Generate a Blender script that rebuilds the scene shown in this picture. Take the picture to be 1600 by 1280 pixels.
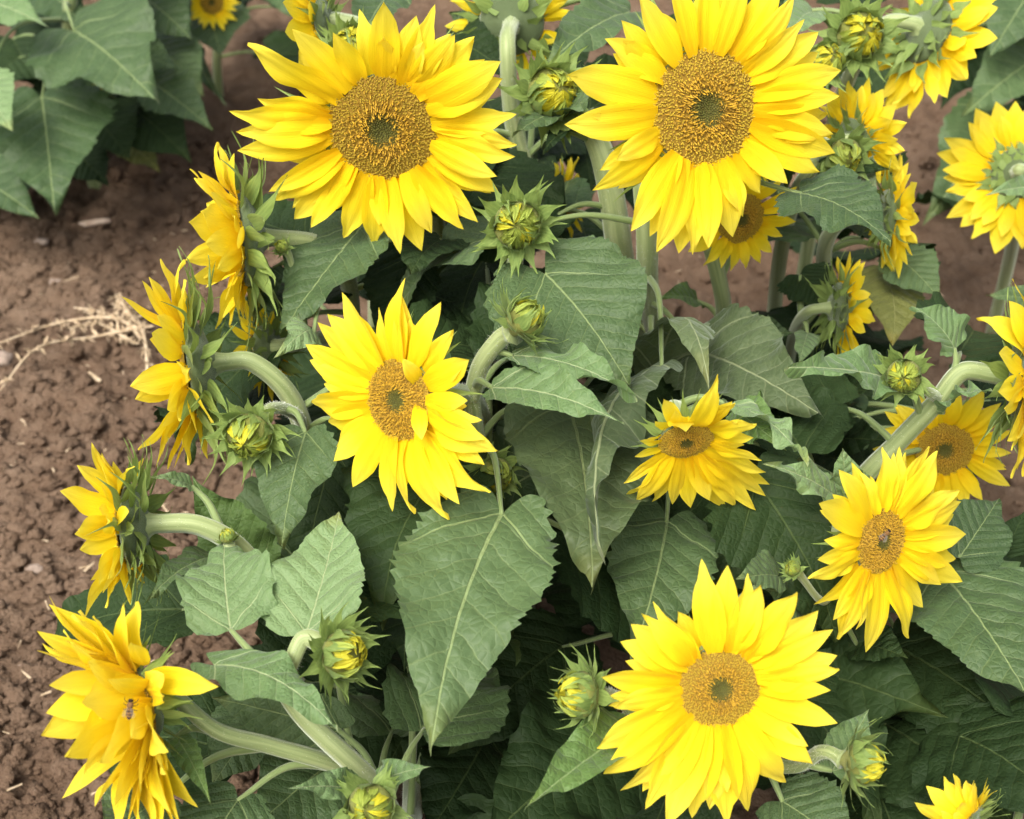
import bpy, math, random
import numpy as np
from mathutils import Vector, Matrix

for o in list(bpy.data.objects):
    bpy.data.objects.remove(o, do_unlink=True)
SC = bpy.context.scene
COL = SC.collection
R = math.radians

# ------------------------------------------------------------------ camera
S = 0.85                      # metres per layout unit
CAM_H = 1.30 * S
PITCH = R(38.0)
HFOV = R(40.0)
CAM = Vector((0, 0, CAM_H))
RIGHT = Vector((1, 0, 0))
FWD = Vector((0, math.cos(PITCH), -math.sin(PITCH)))
UPV = Vector((0, math.sin(PITCH), math.cos(PITCH)))
K = 2 * math.tan(HFOV / 2) / 1600
cam_data = bpy.data.cameras.new('camera')
cam_data.sensor_width = 36
cam_data.angle = HFOV
cam_data.clip_start = 0.02
cam_data.clip_end = 4000
cam_data.dof.use_dof = True
cam_data.dof.focus_distance = 1.14 * S
cam_data.dof.aperture_fstop = 10.0
cam = bpy.data.objects.new('camera', cam_data)
COL.objects.link(cam)
cam.matrix_world = Matrix.Translation(CAM) @ Matrix((RIGHT, UPV, -FWD)).transposed().to_4x4()
SC.camera = cam

# ------------------------------------------------------------------ sky, sun, exposure
SUN_EL, SUN_AZ = R(57), R(212)     # azimuth clockwise from +Y
world = bpy.data.worlds.new('World')
SC.world = world
world.use_nodes = True
wn = world.node_tree
bg = wn.nodes['Background']
sky = wn.nodes.new('ShaderNodeTexSky')
sky.sky_type = 'NISHITA'
sky.sun_disc = False
sky.sun_elevation = SUN_EL
sky.sun_rotation = SUN_AZ
sky.air_density = 1.0
sky.dust_density = 7.0
sky.ozone_density = 0.6
hs = wn.nodes.new('ShaderNodeHueSaturation')      # thin overcast: a whiter sky
hs.inputs['Saturation'].default_value = 0.35
wn.links.new(sky.outputs[0], hs.inputs['Color'])
wn.links.new(hs.outputs[0], bg.inputs[0])
bg.inputs[1].default_value = 0.12
sl = bpy.data.lights.new('sun', 'SUN')
sl.energy = 1.2
sl.angle = R(30)
sl.color = (1.0, 0.93, 0.82)
sun = bpy.data.objects.new('sun', sl)
COL.objects.link(sun)
sdir = Vector((math.sin(SUN_AZ) * math.cos(SUN_EL), math.cos(SUN_AZ) * math.cos(SUN_EL), math.sin(SUN_EL)))
sun.rotation_euler = sdir.to_track_quat('Z', 'Y').to_euler()
sun.location = (0, 0, 6)
SC.view_settings.view_transform = 'Standard'
SC.view_settings.look = 'None'
SC.view_settings.gamma = 1
SC.view_settings.exposure = 1.15
SC.cycles.use_denoising = True
SC.cycles.max_bounces = 4
SC.cycles.transmission_bounces = 3
SC.cycles.diffuse_bounces = 3

# ------------------------------------------------------------------ helpers
rng = random.Random(7)


def P(px, py, d):
    d *= S
    return CAM + (FWD + RIGHT * ((px - 800) * K) + UPV * ((640 - py) * K)) * d


def project(p):
    q = p - CAM
    d = q.dot(FWD)
    if d < 1e-3:
        return (0, 0, -1)
    return (800 + q.dot(RIGHT) / d / K, 640 - q.dot(UPV) / d / K, d / S)


def ground_pt(px, py):
    r = FWD + RIGHT * ((px - 800) * K) + UPV * ((640 - py) * K)
    return CAM + r * (-CAM_H / r.z)


def camdir(nx, ny, nz):
    """direction given as (right, up, towards the viewer's side) at the photographer's stand"""
    return (RIGHT * nx + UPV * ny - FWD * nz).normalized()


def link(o, parent=None):
    COL.objects.link(o)
    if parent is not None:
        o.parent = parent
    return o


WM = {}        # world matrices of what we built


def put(name, mesh, mw, parent=None, mat=None):
    o = bpy.data.objects.new(name, mesh)
    COL.objects.link(o)
    if parent is not None:
        o.parent = parent
        o.matrix_basis = WM[parent].inverted() @ mw
    else:
        o.matrix_basis = mw
    WM[o] = mw.copy()
    return o


def empty(name, loc):
    o = bpy.data.objects.new(name, None)
    o.empty_display_size = 0.05
    COL.objects.link(o)
    o.location = loc
    WM[o] = Matrix.Translation(loc)
    return o


def tag(o, label=None, cat=None, group=None, kind=None):
    if label:
        o['label'] = label
    if cat:
        o['category'] = cat
    if group:
        o['group'] = group
    if kind:
        o['kind'] = kind
    return o


def mk_mesh(name, verts, faces, mat=None, uv=None, col=None, smooth=True):
    me = bpy.data.meshes.new(name)
    verts = np.asarray(verts, dtype=np.float32)
    me.from_pydata(verts.tolist(), [], faces if isinstance(faces, list) else faces.tolist())
    if smooth:
        me.polygons.foreach_set('use_smooth', [True] * len(me.polygons))
    if uv is not None:
        lay = me.uv_layers.new(name='UVMap')
        li = np.empty(len(me.loops), dtype=np.int32)
        me.loops.foreach_get('vertex_index', li)
        lay.data.foreach_set('uv', np.asarray(uv, dtype=np.float32)[li].ravel())
    if col is not None:
        a = me.color_attributes.new('tint', 'FLOAT_COLOR', 'POINT')
        c = np.ones((len(verts), 4), dtype=np.float32)
        c[:, :3] = col
        a.data.foreach_set('color', c.ravel())
    if mat is not None:
        me.materials.append(mat)
    me.update()
    return me


def grid_faces(nr, nc):
    """faces of a (nr x nc) vertex grid"""
    i = np.arange((nr - 1) * (nc - 1))
    r, c = i // (nc - 1), i % (nc - 1)
    a = r * nc + c
    return np.stack([a, a + 1, a + nc + 1, a + nc], 1)


def frame(origin, y, n_hint, sx=1.0, sy=1.0, sz=1.0, roll=0.0):
    y = y.normalized()
    n = n_hint - y * n_hint.dot(y)
    if n.length < 1e-5:
        n = Vector((0.3, 0.2, 1)) - y * Vector((0.3, 0.2, 1)).dot(y)
    n.normalize()
    if roll:
        n = Matrix.Rotation(roll, 3, y) @ n
    x = y.cross(n)
    m = Matrix((x * sx, y * sy, n * sz)).transposed().to_4x4()
    m.translation = origin
    return m


def head_frame(origin, n):
    u = UPV if abs(n.dot(UPV)) < 0.9 else RIGHT
    x = u.cross(n).normalized()
    m = Matrix((x, n.cross(x), n)).transposed().to_4x4()
    m.translation = origin
    return m


def smooth_interp(x, xs, ys):
    """smooth curve through control values"""
    d = np.linspace(0, 1, 401)
    y = np.interp(d, xs, ys)
    k = np.hanning(31)
    k /= k.sum()
    yp = np.concatenate([2 * y[0] - y[1:16][::-1], y, 2 * y[-1] - y[-16:-1][::-1]])
    return np.interp(x, d, np.maximum(np.convolve(yp, k, 'valid'), 0))


# value-gradient noise in numpy
_perm = np.random.RandomState(3).permutation(256)
_gr = np.random.RandomState(4).uniform(0, 2 * np.pi, 256)


def perlin(x, y, seed=0):
    xi, yi = np.floor(x).astype(int), np.floor(y).astype(int)
    xf, yf = x - xi, y - yi
    u, v = xf * xf * xf * (xf * (xf * 6 - 15) + 10), yf * yf * yf * (yf * (yf * 6 - 15) + 10)

    def g(ix, iy, fx, fy):
        h = _gr[_perm[(_perm[(ix + seed * 17) & 255] + iy) & 255]]
        return np.cos(h) * fx + np.sin(h) * fy
    a = g(xi, yi, xf, yf) * (1 - u) + g(xi + 1, yi, xf - 1, yf) * u
    b = g(xi, yi + 1, xf, yf - 1) * (1 - u) + g(xi + 1, yi + 1, xf - 1, yf - 1) * u
    return (a * (1 - v) + b * v) * 1.5


# ------------------------------------------------------------------ materials
class NT:
    def __init__(self, name):
        self.m = bpy.data.materials.new(name)
        self.m.use_nodes = True
        self.t = self.m.node_tree
        self.t.nodes.clear()
        self.out = self.t.nodes.new('ShaderNodeOutputMaterial')

    def n(self, typ, **kw):
        nd = self.t.nodes.new(typ)
        for k, v in kw.items():
            setattr(nd, k, v)
        return nd

    def set(self, sock, v):
        if isinstance(v, bpy.types.NodeSocket):
            self.t.links.new(v, sock)
        else:
            sock.default_value = v

    def math(self, op, a, b=None, c=None, clamp=False):
        nd = self.n('ShaderNodeMath', operation=op, use_clamp=clamp)
        for s, v in zip(nd.inputs, (a, b, c)):
            if v is not None:
                self.set(s, v)
        return nd.outputs[0]

    def mix(self, f, a, b, mode='MIX'):
        nd = self.n('ShaderNodeMix', data_type='RGBA', blend_type=mode)
        self.set(nd.inputs[0], f)
        self.set(nd.inputs[6], a if isinstance(a, bpy.types.NodeSocket) else (*a, 1))
        self.set(nd.inputs[7], b if isinstance(b, bpy.types.NodeSocket) else (*b, 1))
        return nd.outputs[2]

    def noise(self, vec, scale, detail=3, rough=0.55):
        nd = self.n('ShaderNodeTexNoise')
        if vec is not None:
            self.set(nd.inputs['Vector'], vec)
        nd.inputs['Scale'].default_value = scale
        nd.inputs['Detail'].default_value = detail
        nd.inputs['Roughness'].default_value = rough
        return nd.outputs[0]

    def ramp(self, fac, stops):
        nd = self.n('ShaderNodeValToRGB')
        e = nd.color_ramp.elements
        while len(e) < len(stops):
            e.new(0.5)
        for el, (p, c) in zip(e, stops):
            el.position = p
            el.color = (*c, 1) if len(c) == 3 else c
        self.set(nd.inputs[0], fac)
        return nd.outputs[0]

    def smooth(self, x, lo, hi):
        nd = self.n('ShaderNodeMapRange', interpolation_type='SMOOTHSTEP')
        self.set(nd.inputs[0], x)
        self.set(nd.inputs[1], lo)
        self.set(nd.inputs[2], hi)
        return nd.outputs[0]

    def bump(self, h, strength, dist, normal=None):
        nd = self.n('ShaderNodeBump')
        nd.inputs['Strength'].default_value = strength
        nd.inputs['Distance'].default_value = dist
        self.set(nd.inputs['Height'], h)
        if normal is not None:
            self.set(nd.inputs['Normal'], normal)
        return nd.outputs[0]

    def finish(self, color, rough=0.5, spec=0.4, normal=None, sheen=0.0, sheen_tint=(1, 1, 1), trans=0.0, tcol=None, sheen_rough=0.4):
        p = self.n('ShaderNodeBsdfPrincipled')
        self.set(p.inputs['Base Color'], color if isinstance(color, bpy.types.NodeSocket) else (*color, 1))
        self.set(p.inputs['Roughness'], rough)
        p.inputs['Specular IOR Level'].default_value = spec
        p.inputs['Sheen Weight'].default_value = sheen
        p.inputs['Sheen Roughness'].default_value = sheen_rough
        p.inputs['Sheen Tint'].default_value = (*sheen_tint, 1)
        if normal is not None:
            self.set(p.inputs['Normal'], normal)
        sh = p.outputs[0]
        if trans:
            t = self.n('ShaderNodeBsdfTranslucent')
            self.set(t.inputs[0], tcol if isinstance(tcol, bpy.types.NodeSocket) else (*tcol, 1))
            if normal is not None:
                self.set(t.inputs[1], normal)
            mx = self.n('ShaderNodeMixShader')
            mx.inputs[0].default_value = trans
            self.t.links.new(sh, mx.inputs[1])
            self.t.links.new(t.outputs[0], mx.inputs[2])
            sh = mx.outputs[0]
        self.t.links.new(sh, self.out.inputs[0])
        return self.m


def leaf_material(name, dark, light, vein, tr, sheen=0.25, rough=0.55, spec=0.35):
    a = NT(name)
    tc = a.n('ShaderNodeTexCoord')
    oi = a.n('ShaderNodeObjectInfo')
    sep = a.n('ShaderNodeSeparateXYZ')
    a.set(sep.inputs[0], tc.outputs['UV'])
    x = a.math('SUBTRACT', sep.outputs[0], 0.5)
    y = sep.outputs[1]
    # wobble so veins are not ruled lines
    wob = a.math('MULTIPLY', a.math('SUBTRACT', a.noise(tc.outputs['UV'], 9, 2), 0.5), 0.035)
    ax = a.math('ABSOLUTE', a.math('ADD', x, a.math('MULTIPLY', wob, 0.25)))
    sgn = a.math('MULTIPLY', a.math('SIGN', x), 0.03)
    s = a.math('SUBTRACT', y, a.math('MULTIPLY', ax, 0.85))
    s = a.math('ADD', a.math('ADD', s, sgn), wob)
    fr = a.math('FRACT', a.math('DIVIDE', s, 0.135))
    dv = a.math('MULTIPLY', a.math('ABSOLUTE', a.math('SUBTRACT', fr, 0.5)), 0.135)      # 0.0675 on the vein, 0 midway
    dsec = a.math('SUBTRACT', 0.0675, dv)
    # midrib, thick at the base
    midw = a.math('MULTIPLY_ADD', y, -0.007, 0.0105)
    mid = a.math('SUBTRACT', 1.0, a.smooth(ax, a.math('MULTIPLY', midw, 0.45), midw))
    # basal pair
    bas = a.math('ABSOLUTE', a.math('SUBTRACT', a.math('SUBTRACT', y, a.math('MULTIPLY', ax, 0.95)), a.math('MULTIPLY_ADD', wob, 0.5, 0.0)))
    basm = a.math('MULTIPLY', a.math('SUBTRACT', 1.0, a.smooth(bas, 0.003, 0.009)), a.math('SUBTRACT', 1.0, a.smooth(ax, 0.12, 0.36)))
    secm = a.math('MULTIPLY', a.math('SUBTRACT', 1.0, a.smooth(dsec, 0.0015, 0.0065)), a.math('SUBTRACT', 1.0, a.smooth(ax, 0.08, 0.30)))
    veins = a.math('MAXIMUM', mid, a.math('MAXIMUM', basm, a.math('MULTIPLY', secm, 0.35)))
    # fine net between the veins
    vo = a.n('ShaderNodeTexVoronoi', feature='DISTANCE_TO_EDGE')
    wv = a.n('ShaderNodeMix', data_type='VECTOR')
    wv.inputs[0].default_value = 0.045
    nz = a.n('ShaderNodeTexNoise')
    nz.inputs['Scale'].default_value = 7
    a.set(nz.inputs['Vector'], tc.outputs['UV'])
    a.set(wv.inputs[4], tc.outputs['UV'])
    a.set(wv.inputs[5], nz.outputs['Color'])
    a.set(vo.inputs['Vector'], wv.outputs[1])
    vo.inputs['Scale'].default_value = 27
    net = a.smooth(vo.outputs[0], 0.0, 0.12)
    puck = a.smooth(vo.outputs[0], 0.0, 0.42)
    n1 = a.noise(tc.outputs['Object'], 7, 4, 0.6)
    n2 = a.noise(tc.outputs['Object'], 60, 3, 0.6)
    f = a.math('ADD', a.math('MULTIPLY', n1, 0.9), a.math('MULTIPLY_ADD', oi.outputs['Random'], 0.9, -0.4), clamp=True)
    base = a.mix(f, dark, light)
    base = a.mix(a.math('MULTIPLY', a.math('SUBTRACT', 1.0, net), 0.08), base, vein)
    speck = a.smooth(n2, 0.66, 0.74)
    base = a.mix(a.math('MULTIPLY', speck, 0.18), base, vein)
    # dusty pale blotches and a few brown spots
    blot = a.smooth(a.noise(tc.outputs['Object'], 22, 5, 0.65), 0.55, 0.8)
    base = a.mix(a.math('MULTIPLY', blot, 0.30), base, (light[0] * 1.45, light[1] * 1.35, light[2] * 1.45))
    yel = a.math('MULTIPLY', a.smooth(a.math('ADD', y, a.math('MULTIPLY', a.noise(tc.outputs['UV'], 5, 3), 0.6)), 1.05, 1.45), a.smooth(oi.outputs['Random'], 0.3, 0.8))
    base = a.mix(a.math('MULTIPLY', yel, 0.55), base, (light[0] * 2.2, light[1] * 1.5, light[2] * 0.9))
    spots = a.smooth(a.noise(tc.outputs['UV'], 31, 1), 0.79, 0.83)
    base = a.mix(a.math('MULTIPLY', spots, 0.5), base, (0.11, 0.07, 0.03))
    col = a.mix(a.math('MULTIPLY', veins, 0.8), base, vein)
    h = a.math('ADD', a.math('MULTIPLY', a.math('POWER', a.math('DIVIDE', dsec, 0.0675), 0.5), 0.9), a.math('ADD', a.math('MULTIPLY', net, 0.06), a.math('MULTIPLY', puck, 0.17)))
    h = a.math('ADD', h, a.math('MULTIPLY', n2, 0.25))
    h = a.math('SUBTRACT', h, a.math('MULTIPLY', a.math('MAXIMUM', mid, basm), 0.5))
    nor = a.bump(h, 0.55, 0.0036)
    tcol = a.mix(0.5, col, (light[0] * 1.3, light[1] * 1.7, light[2] * 0.5))
    return a.finish(col, rough, spec, nor, sheen, (0.85, 1.0, 0.85), tr, tcol)


LEAF = {
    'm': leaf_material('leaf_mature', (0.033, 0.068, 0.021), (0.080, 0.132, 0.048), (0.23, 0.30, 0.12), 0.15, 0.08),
    'd': leaf_material('leaf_shaded', (0.010, 0.023, 0.007), (0.024, 0.046, 0.014), (0.06, 0.09, 0.03), 0.10, 0.0, 0.6, 0.15),  # darkened leaf green: shade of the clump's gaps put into the colour
    'y': leaf_material('leaf_young', (0.105, 0.182, 0.064), (0.180, 0.275, 0.114), (0.36, 0.44, 0.22), 0.22, 0.18),
    'g': leaf_material('leaf_greyish', (0.052, 0.080, 0.030), (0.098, 0.136, 0.056), (0.25, 0.29, 0.15), 0.10, 0.2, 0.65),
    'o': leaf_material('leaf_olive', (0.030, 0.052, 0.018), (0.074, 0.108, 0.040), (0.16, 0.20, 0.08), 0.12, 0.06),
    'b': leaf_material('leaf_bright', (0.070, 0.130, 0.030), (0.120, 0.210, 0.055), (0.26, 0.36, 0.14), 0.22, 0.15),
    'w': leaf_material('leaf_withered', (0.10, 0.115, 0.025), (0.17, 0.185, 0.045), (0.28, 0.29, 0.11), 0.2, 0.1),
}


def petal_material():
    a = NT('petal_yellow')
    tc = a.n('ShaderNodeTexCoord')
    oi = a.n('ShaderNodeObjectInfo')
    sep = a.n('ShaderNodeSeparateXYZ')
    a.set(sep.inputs[0], tc.outputs['UV'])
    mp = a.n('ShaderNodeMapping')
    mp.inputs['Scale'].default_value = (26, 1.6, 1)
    a.set(mp.inputs[0], tc.outputs['UV'])
    st = a.noise(mp.outputs[0], 1.0, 3, 0.6)
    v = a.math('ADD', sep.outputs[1], a.math('MULTIPLY', a.math('SUBTRACT', st, 0.5), 0.16))
    v = a.math('ADD', v, a.math('MULTIPLY_ADD', oi.outputs['Random'], 0.24, -0.12))
    col = a.ramp(v, [(0.0, (0.93, 0.59, 0.006)), (0.2, (0.94, 0.69, 0.010)), (0.5, (0.95, 0.755, 0.022)), (0.95, (0.96, 0.81, 0.080))])
    nor = a.bump(st, 0.38, 0.0016)
    tcol = a.mix(0.35, col, (0.96, 0.76, 0.02))
    return a.finish(col, 0.7, 0.15, nor, 0.05, (1, 1, 0.8), 0.5, tcol)


def green_material(name, c1, c2, tr=0.12, scale=40, sheen=0.3, stretch=None, rough=0.55, sheen_tint=(0.9, 1, 0.85)):
    a = NT(name)
    tc = a.n('ShaderNodeTexCoord')
    oi = a.n('ShaderNodeObjectInfo')
    vec = tc.outputs['Object']
    if stretch:
        mp = a.n('ShaderNodeMapping')
        mp.inputs['Scale'].default_value = stretch
        a.set(mp.inputs[0], tc.outputs['UV'])
        vec = mp.outputs[0]
        scale = 1.0
    n = a.noise(vec, scale, 4, 0.6)
    f = a.math('ADD', a.math('MULTIPLY', a.smooth(n, 0.3, 0.7), 0.75), a.math('MULTIPLY', oi.outputs['Random'], 0.3), clamp=True)
    col = a.mix(f, c1, c2)
    nor = a.bump(n, 0.5, 0.0015)
    return a.finish(col, rough, 0.3, nor, sheen, sheen_tint, tr, (c2[0] * 1.3, c2[1] * 1.3, c2[2]))


M_PETAL = petal_material()
M_BRACT = green_material('bract_green', (0.100, 0.165, 0.038), (0.26, 0.35, 0.095), 0.22, stretch=(8, 2, 1), sheen=0.1)
M_BUDCORE = green_material('bud_core', (0.13, 0.15, 0.03), (0.24, 0.25, 0.05), 0.0, 200, sheen=0.1)
M_CUP = green_material('head_back_green', (0.050, 0.080, 0.028), (0.120, 0.160, 0.065), 0.0, 90, sheen=0.5)
M_STEM = green_material('stem_green', (0.17, 0.225, 0.080), (0.34, 0.40, 0.185), 0.0, stretch=(14, 1.2, 1), sheen=0.6, rough=0.5)
M_PETIOLE = green_material('petiole_green', (0.13, 0.19, 0.06), (0.24, 0.31, 0.12), 0.0, stretch=(9, 1.2, 1), sheen=0.4)
M_BUDP = green_material('bud_petal', (0.38, 0.38, 0.03), (0.64, 0.57, 0.03), 0.2, stretch=(6, 1.5, 1), sheen=0.05)
M_BUDG = green_material('bud_petal_green', (0.20, 0.27, 0.045), (0.36, 0.42, 0.07), 0.2, stretch=(6, 1.5, 1), sheen=0.05)


def hair_material():
    a = NT('stem_hair')
    return a.finish((0.88, 0.90, 0.82), 0.6, 0.2, None, 0, (1, 1, 1), 0.4, (0.75, 0.78, 0.68))


M_HAIR = hair_material()


def disc_material():
    a = NT('disc_florets')
    at = a.n('ShaderNodeVertexColor', layer_name='tint')
    tc = a.n('ShaderNodeTexCoord')
    n = a.noise(tc.outputs['Object'], 30, 3)
    col = a.mix(a.math('MULTIPLY', a.smooth(n, 0.35, 0.75), 0.3), at.outputs[0], (0.12, 0.055, 0.008))
    return a.finish(col, 0.7, 0.2, None, 0.1)


M_DISC = disc_material()


def soil_material():
    a = NT('tilled_soil')
    g = a.n('ShaderNodeNewGeometry')
    pos = g.outputs['Position']
    n1 = a.noise(pos, 2.2, 4, 0.6)
    n2 = a.noise(pos, 26, 5, 0.65)
    n3 = a.noise(pos, 190, 4, 0.7)
    f = a.math('ADD', a.math('MULTIPLY', n1, 0.45), a.math('ADD', a.math('MULTIPLY', n2, 0.4), a.math('MULTIPLY', n3, 0.25)))
    col = a.ramp(f, [(0.32, (0.078, 0.047, 0.029)), (0.52, (0.155, 0.101, 0.066)), (0.66, (0.210, 0.145, 0.099)), (0.8, (0.31, 0.23, 0.165))])
    sp = a.smooth(a.noise(pos, 120, 2), 0.72, 0.78)
    col = a.mix(a.math('MULTIPLY', sp, 0.5), col, (0.40, 0.33, 0.27))
    n4 = a.noise(pos, 420, 3, 0.7)
    n5 = a.noise(pos, 85, 4, 0.7)
    h = a.math('ADD', a.math('MULTIPLY', n5, 0.8), a.math('ADD', a.math('MULTIPLY', n3, 0.45), a.math('MULTIPLY', n4, 0.22)))
    nor = a.bump(h, 1.0, 0.011)
    return a.finish(col, 0.95, 0.1, nor)


M_SOIL = soil_material()


def dry_material(name, c1, c2):
    a = NT(name)
    tc = a.n('ShaderNodeTexCoord')
    n = a.noise(tc.outputs['Object'], 120, 4)
    col = a.mix(a.smooth(n, 0.3, 0.7), c1, c2)
    return a.finish(col, 0.85, 0.15, a.bump(n, 0.5, 0.001), 0.1)


M_STRAW = dry_material('dry_straw', (0.34, 0.25, 0.15), (0.56, 0.45, 0.31))
M_STONE = dry_material('pale_stone', (0.20, 0.15, 0.115), (0.33, 0.26, 0.21))
M_WOOD = dry_material('bleached_wood', (0.42, 0.30, 0.22), (0.58, 0.46, 0.36))
M_BEE_DARK = dry_material('bee_dark', (0.015, 0.010, 0.006), (0.04, 0.025, 0.015))
M_BEE_TAN = dry_material('bee_tan', (0.12, 0.06, 0.02), (0.24, 0.13, 0.045))


def wing_material():
    a = NT('bee_wing')
    p = a.n('ShaderNodeBsdfPrincipled')
    p.inputs['Base Color'].default_value = (0.22, 0.18, 0.14, 1)
    p.inputs['Roughness'].default_value = 0.25
    p.inputs['Alpha'].default_value = 0.3
    a.t.links.new(p.outputs[0], a.out.inputs[0])
    return a.m


M_WING = wing_material()


# ------------------------------------------------------------------ ground
def build_ground():
    def axis(lo, hi, step, far):
        mid = np.arange(lo, hi + step / 2, step)
        out = [hi]
        s = step
        while out[-1] < far:
            s *= 1.35
            out.append(out[-1] + s)
        neg = [lo]
        s = step
        while neg[-1] > -far:
            s *= 1.35
            neg.append(neg[-1] - s)
        return np.concatenate([np.array(neg[1:])[::-1], mid, np.array(out[1:])])
    xs = axis(-1.45, 1.45, 0.0065, 400)
    ys = axis(0.45, 3.1, 0.0065, 400)
    X, Y = np.meshgrid(xs, ys)
    fade = np.clip(1.4 - np.maximum(np.abs(X) - 1.5, np.abs(Y - 1.7) - 1.6) * 0.6, 0, 1)
    Z = ground_h(X, Y) * fade
    v = np.stack([X.ravel(), Y.ravel(), Z.ravel()], 1)
    me = mk_mesh('ground', v, grid_faces(len(ys), len(xs)), M_SOIL)
    return tag(put('ground', me, Matrix.Identity(4)), kind='structure')


def ground_h(X, Y):
    wx, wy = X + 0.02 * perlin(X * 12, Y * 12, 8), Y + 0.02 * perlin(X * 12, Y * 12, 9)
    Z = 0.022 * perlin(wx * 3.1, wy * 3.1, 1)
    Z = Z + 0.012 * (perlin(wx * 9, wy * 9, 2))
    Z = Z + 0.009 * (0.5 - np.abs(perlin(wx * 17, wy * 19, 3)) * 1.6)
    Z = Z + 0.0065 * (0.5 - np.abs(perlin(wx * 43, wy * 47, 4)) * 1.6)
    Z = Z + 0.0055 * perlin(wx * 85, wy * 85, 5)
    Z = Z + 0.006 * perlin(wx * 33, wy * 31, 6)
    return Z


def ground_z(x, y):
    return float(ground_h(np.array([x]), np.array([y]))[0])


def ico(sub=1):
    import bmesh
    bm = bmesh.new()
    bmesh.ops.create_icosphere(bm, subdivisions=sub, radius=1)
    v = np.array([x.co[:] for x in bm.verts])
    f = np.array([[q.index for q in p.verts] for p in bm.faces])
    bm.free()
    return v, f


def build_clods():
    rs = np.random.RandomState(11)
    va, fa = ico(2)
    v3, f3 = ico(3)
    vs, fs = [], []
    off = 0
    for i in range(6500):
        if i < 5000:      # where the bare soil lies open
            g = ground_pt(rs.uniform(-60, 480), rs.uniform(200, 1330))
            x, y = g.x, g.y
        else:
            g = ground_pt(rs.uniform(400, 1660), rs.uniform(60, 800))
            x, y = g.x, g.y
        r = 0.0022 + 0.0095 * rs.rand() ** 4.2
        if rs.rand() < 0.05:
            r *= 1.6
        sc = r * np.array([rs.uniform(0.8, 1.4), rs.uniform(0.8, 1.4), rs.uniform(0.55, 0.95)])
        p = rs.uniform(0, 50, 3)
        v2, f2 = (v3, f3) if r > 0.008 else (va, fa)
        d = 1 + 0.55 * perlin(v2[:, 0] * 1.5 + p[0], v2[:, 1] * 1.5 + v2[:, 2] * 1.1 + p[1], 2) + 0.34 * perlin(v2[:, 0] * 3.2 + p[1] + v2[:, 1] * 1.3, v2[:, 2] * 3.2 + p[2] - v2[:, 1], 5) + 0.2 * perlin(v2[:, 0] * 6 + p[1] + v2[:, 1] * 2.3, v2[:, 2] * 6 + p[2] - v2[:, 1] * 3, 5)
        a = rs.uniform(0, 6.28)
        w = v2 * d[:, None] * sc
        w = np.stack([w[:, 0] * np.cos(a) - w[:, 1] * np.sin(a), w[:, 0] * np.sin(a) + w[:, 1] * np.cos(a), w[:, 2]], 1)
        w += [x, y, ground_z(x, y) + sc[2] * 0.2]
        vs.append(w)
        fs.append(f2 + off)
        off += len(v2)
    me = mk_mesh('soil_clods', np.concatenate(vs), np.concatenate(fs), M_SOIL)
    return tag(put('soil_clods', me, Matrix.Identity(4)), 'loose brown soil clods strewn over the tilled ground', 'soil', kind='stuff')


build_ground()
build_clods()


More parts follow.
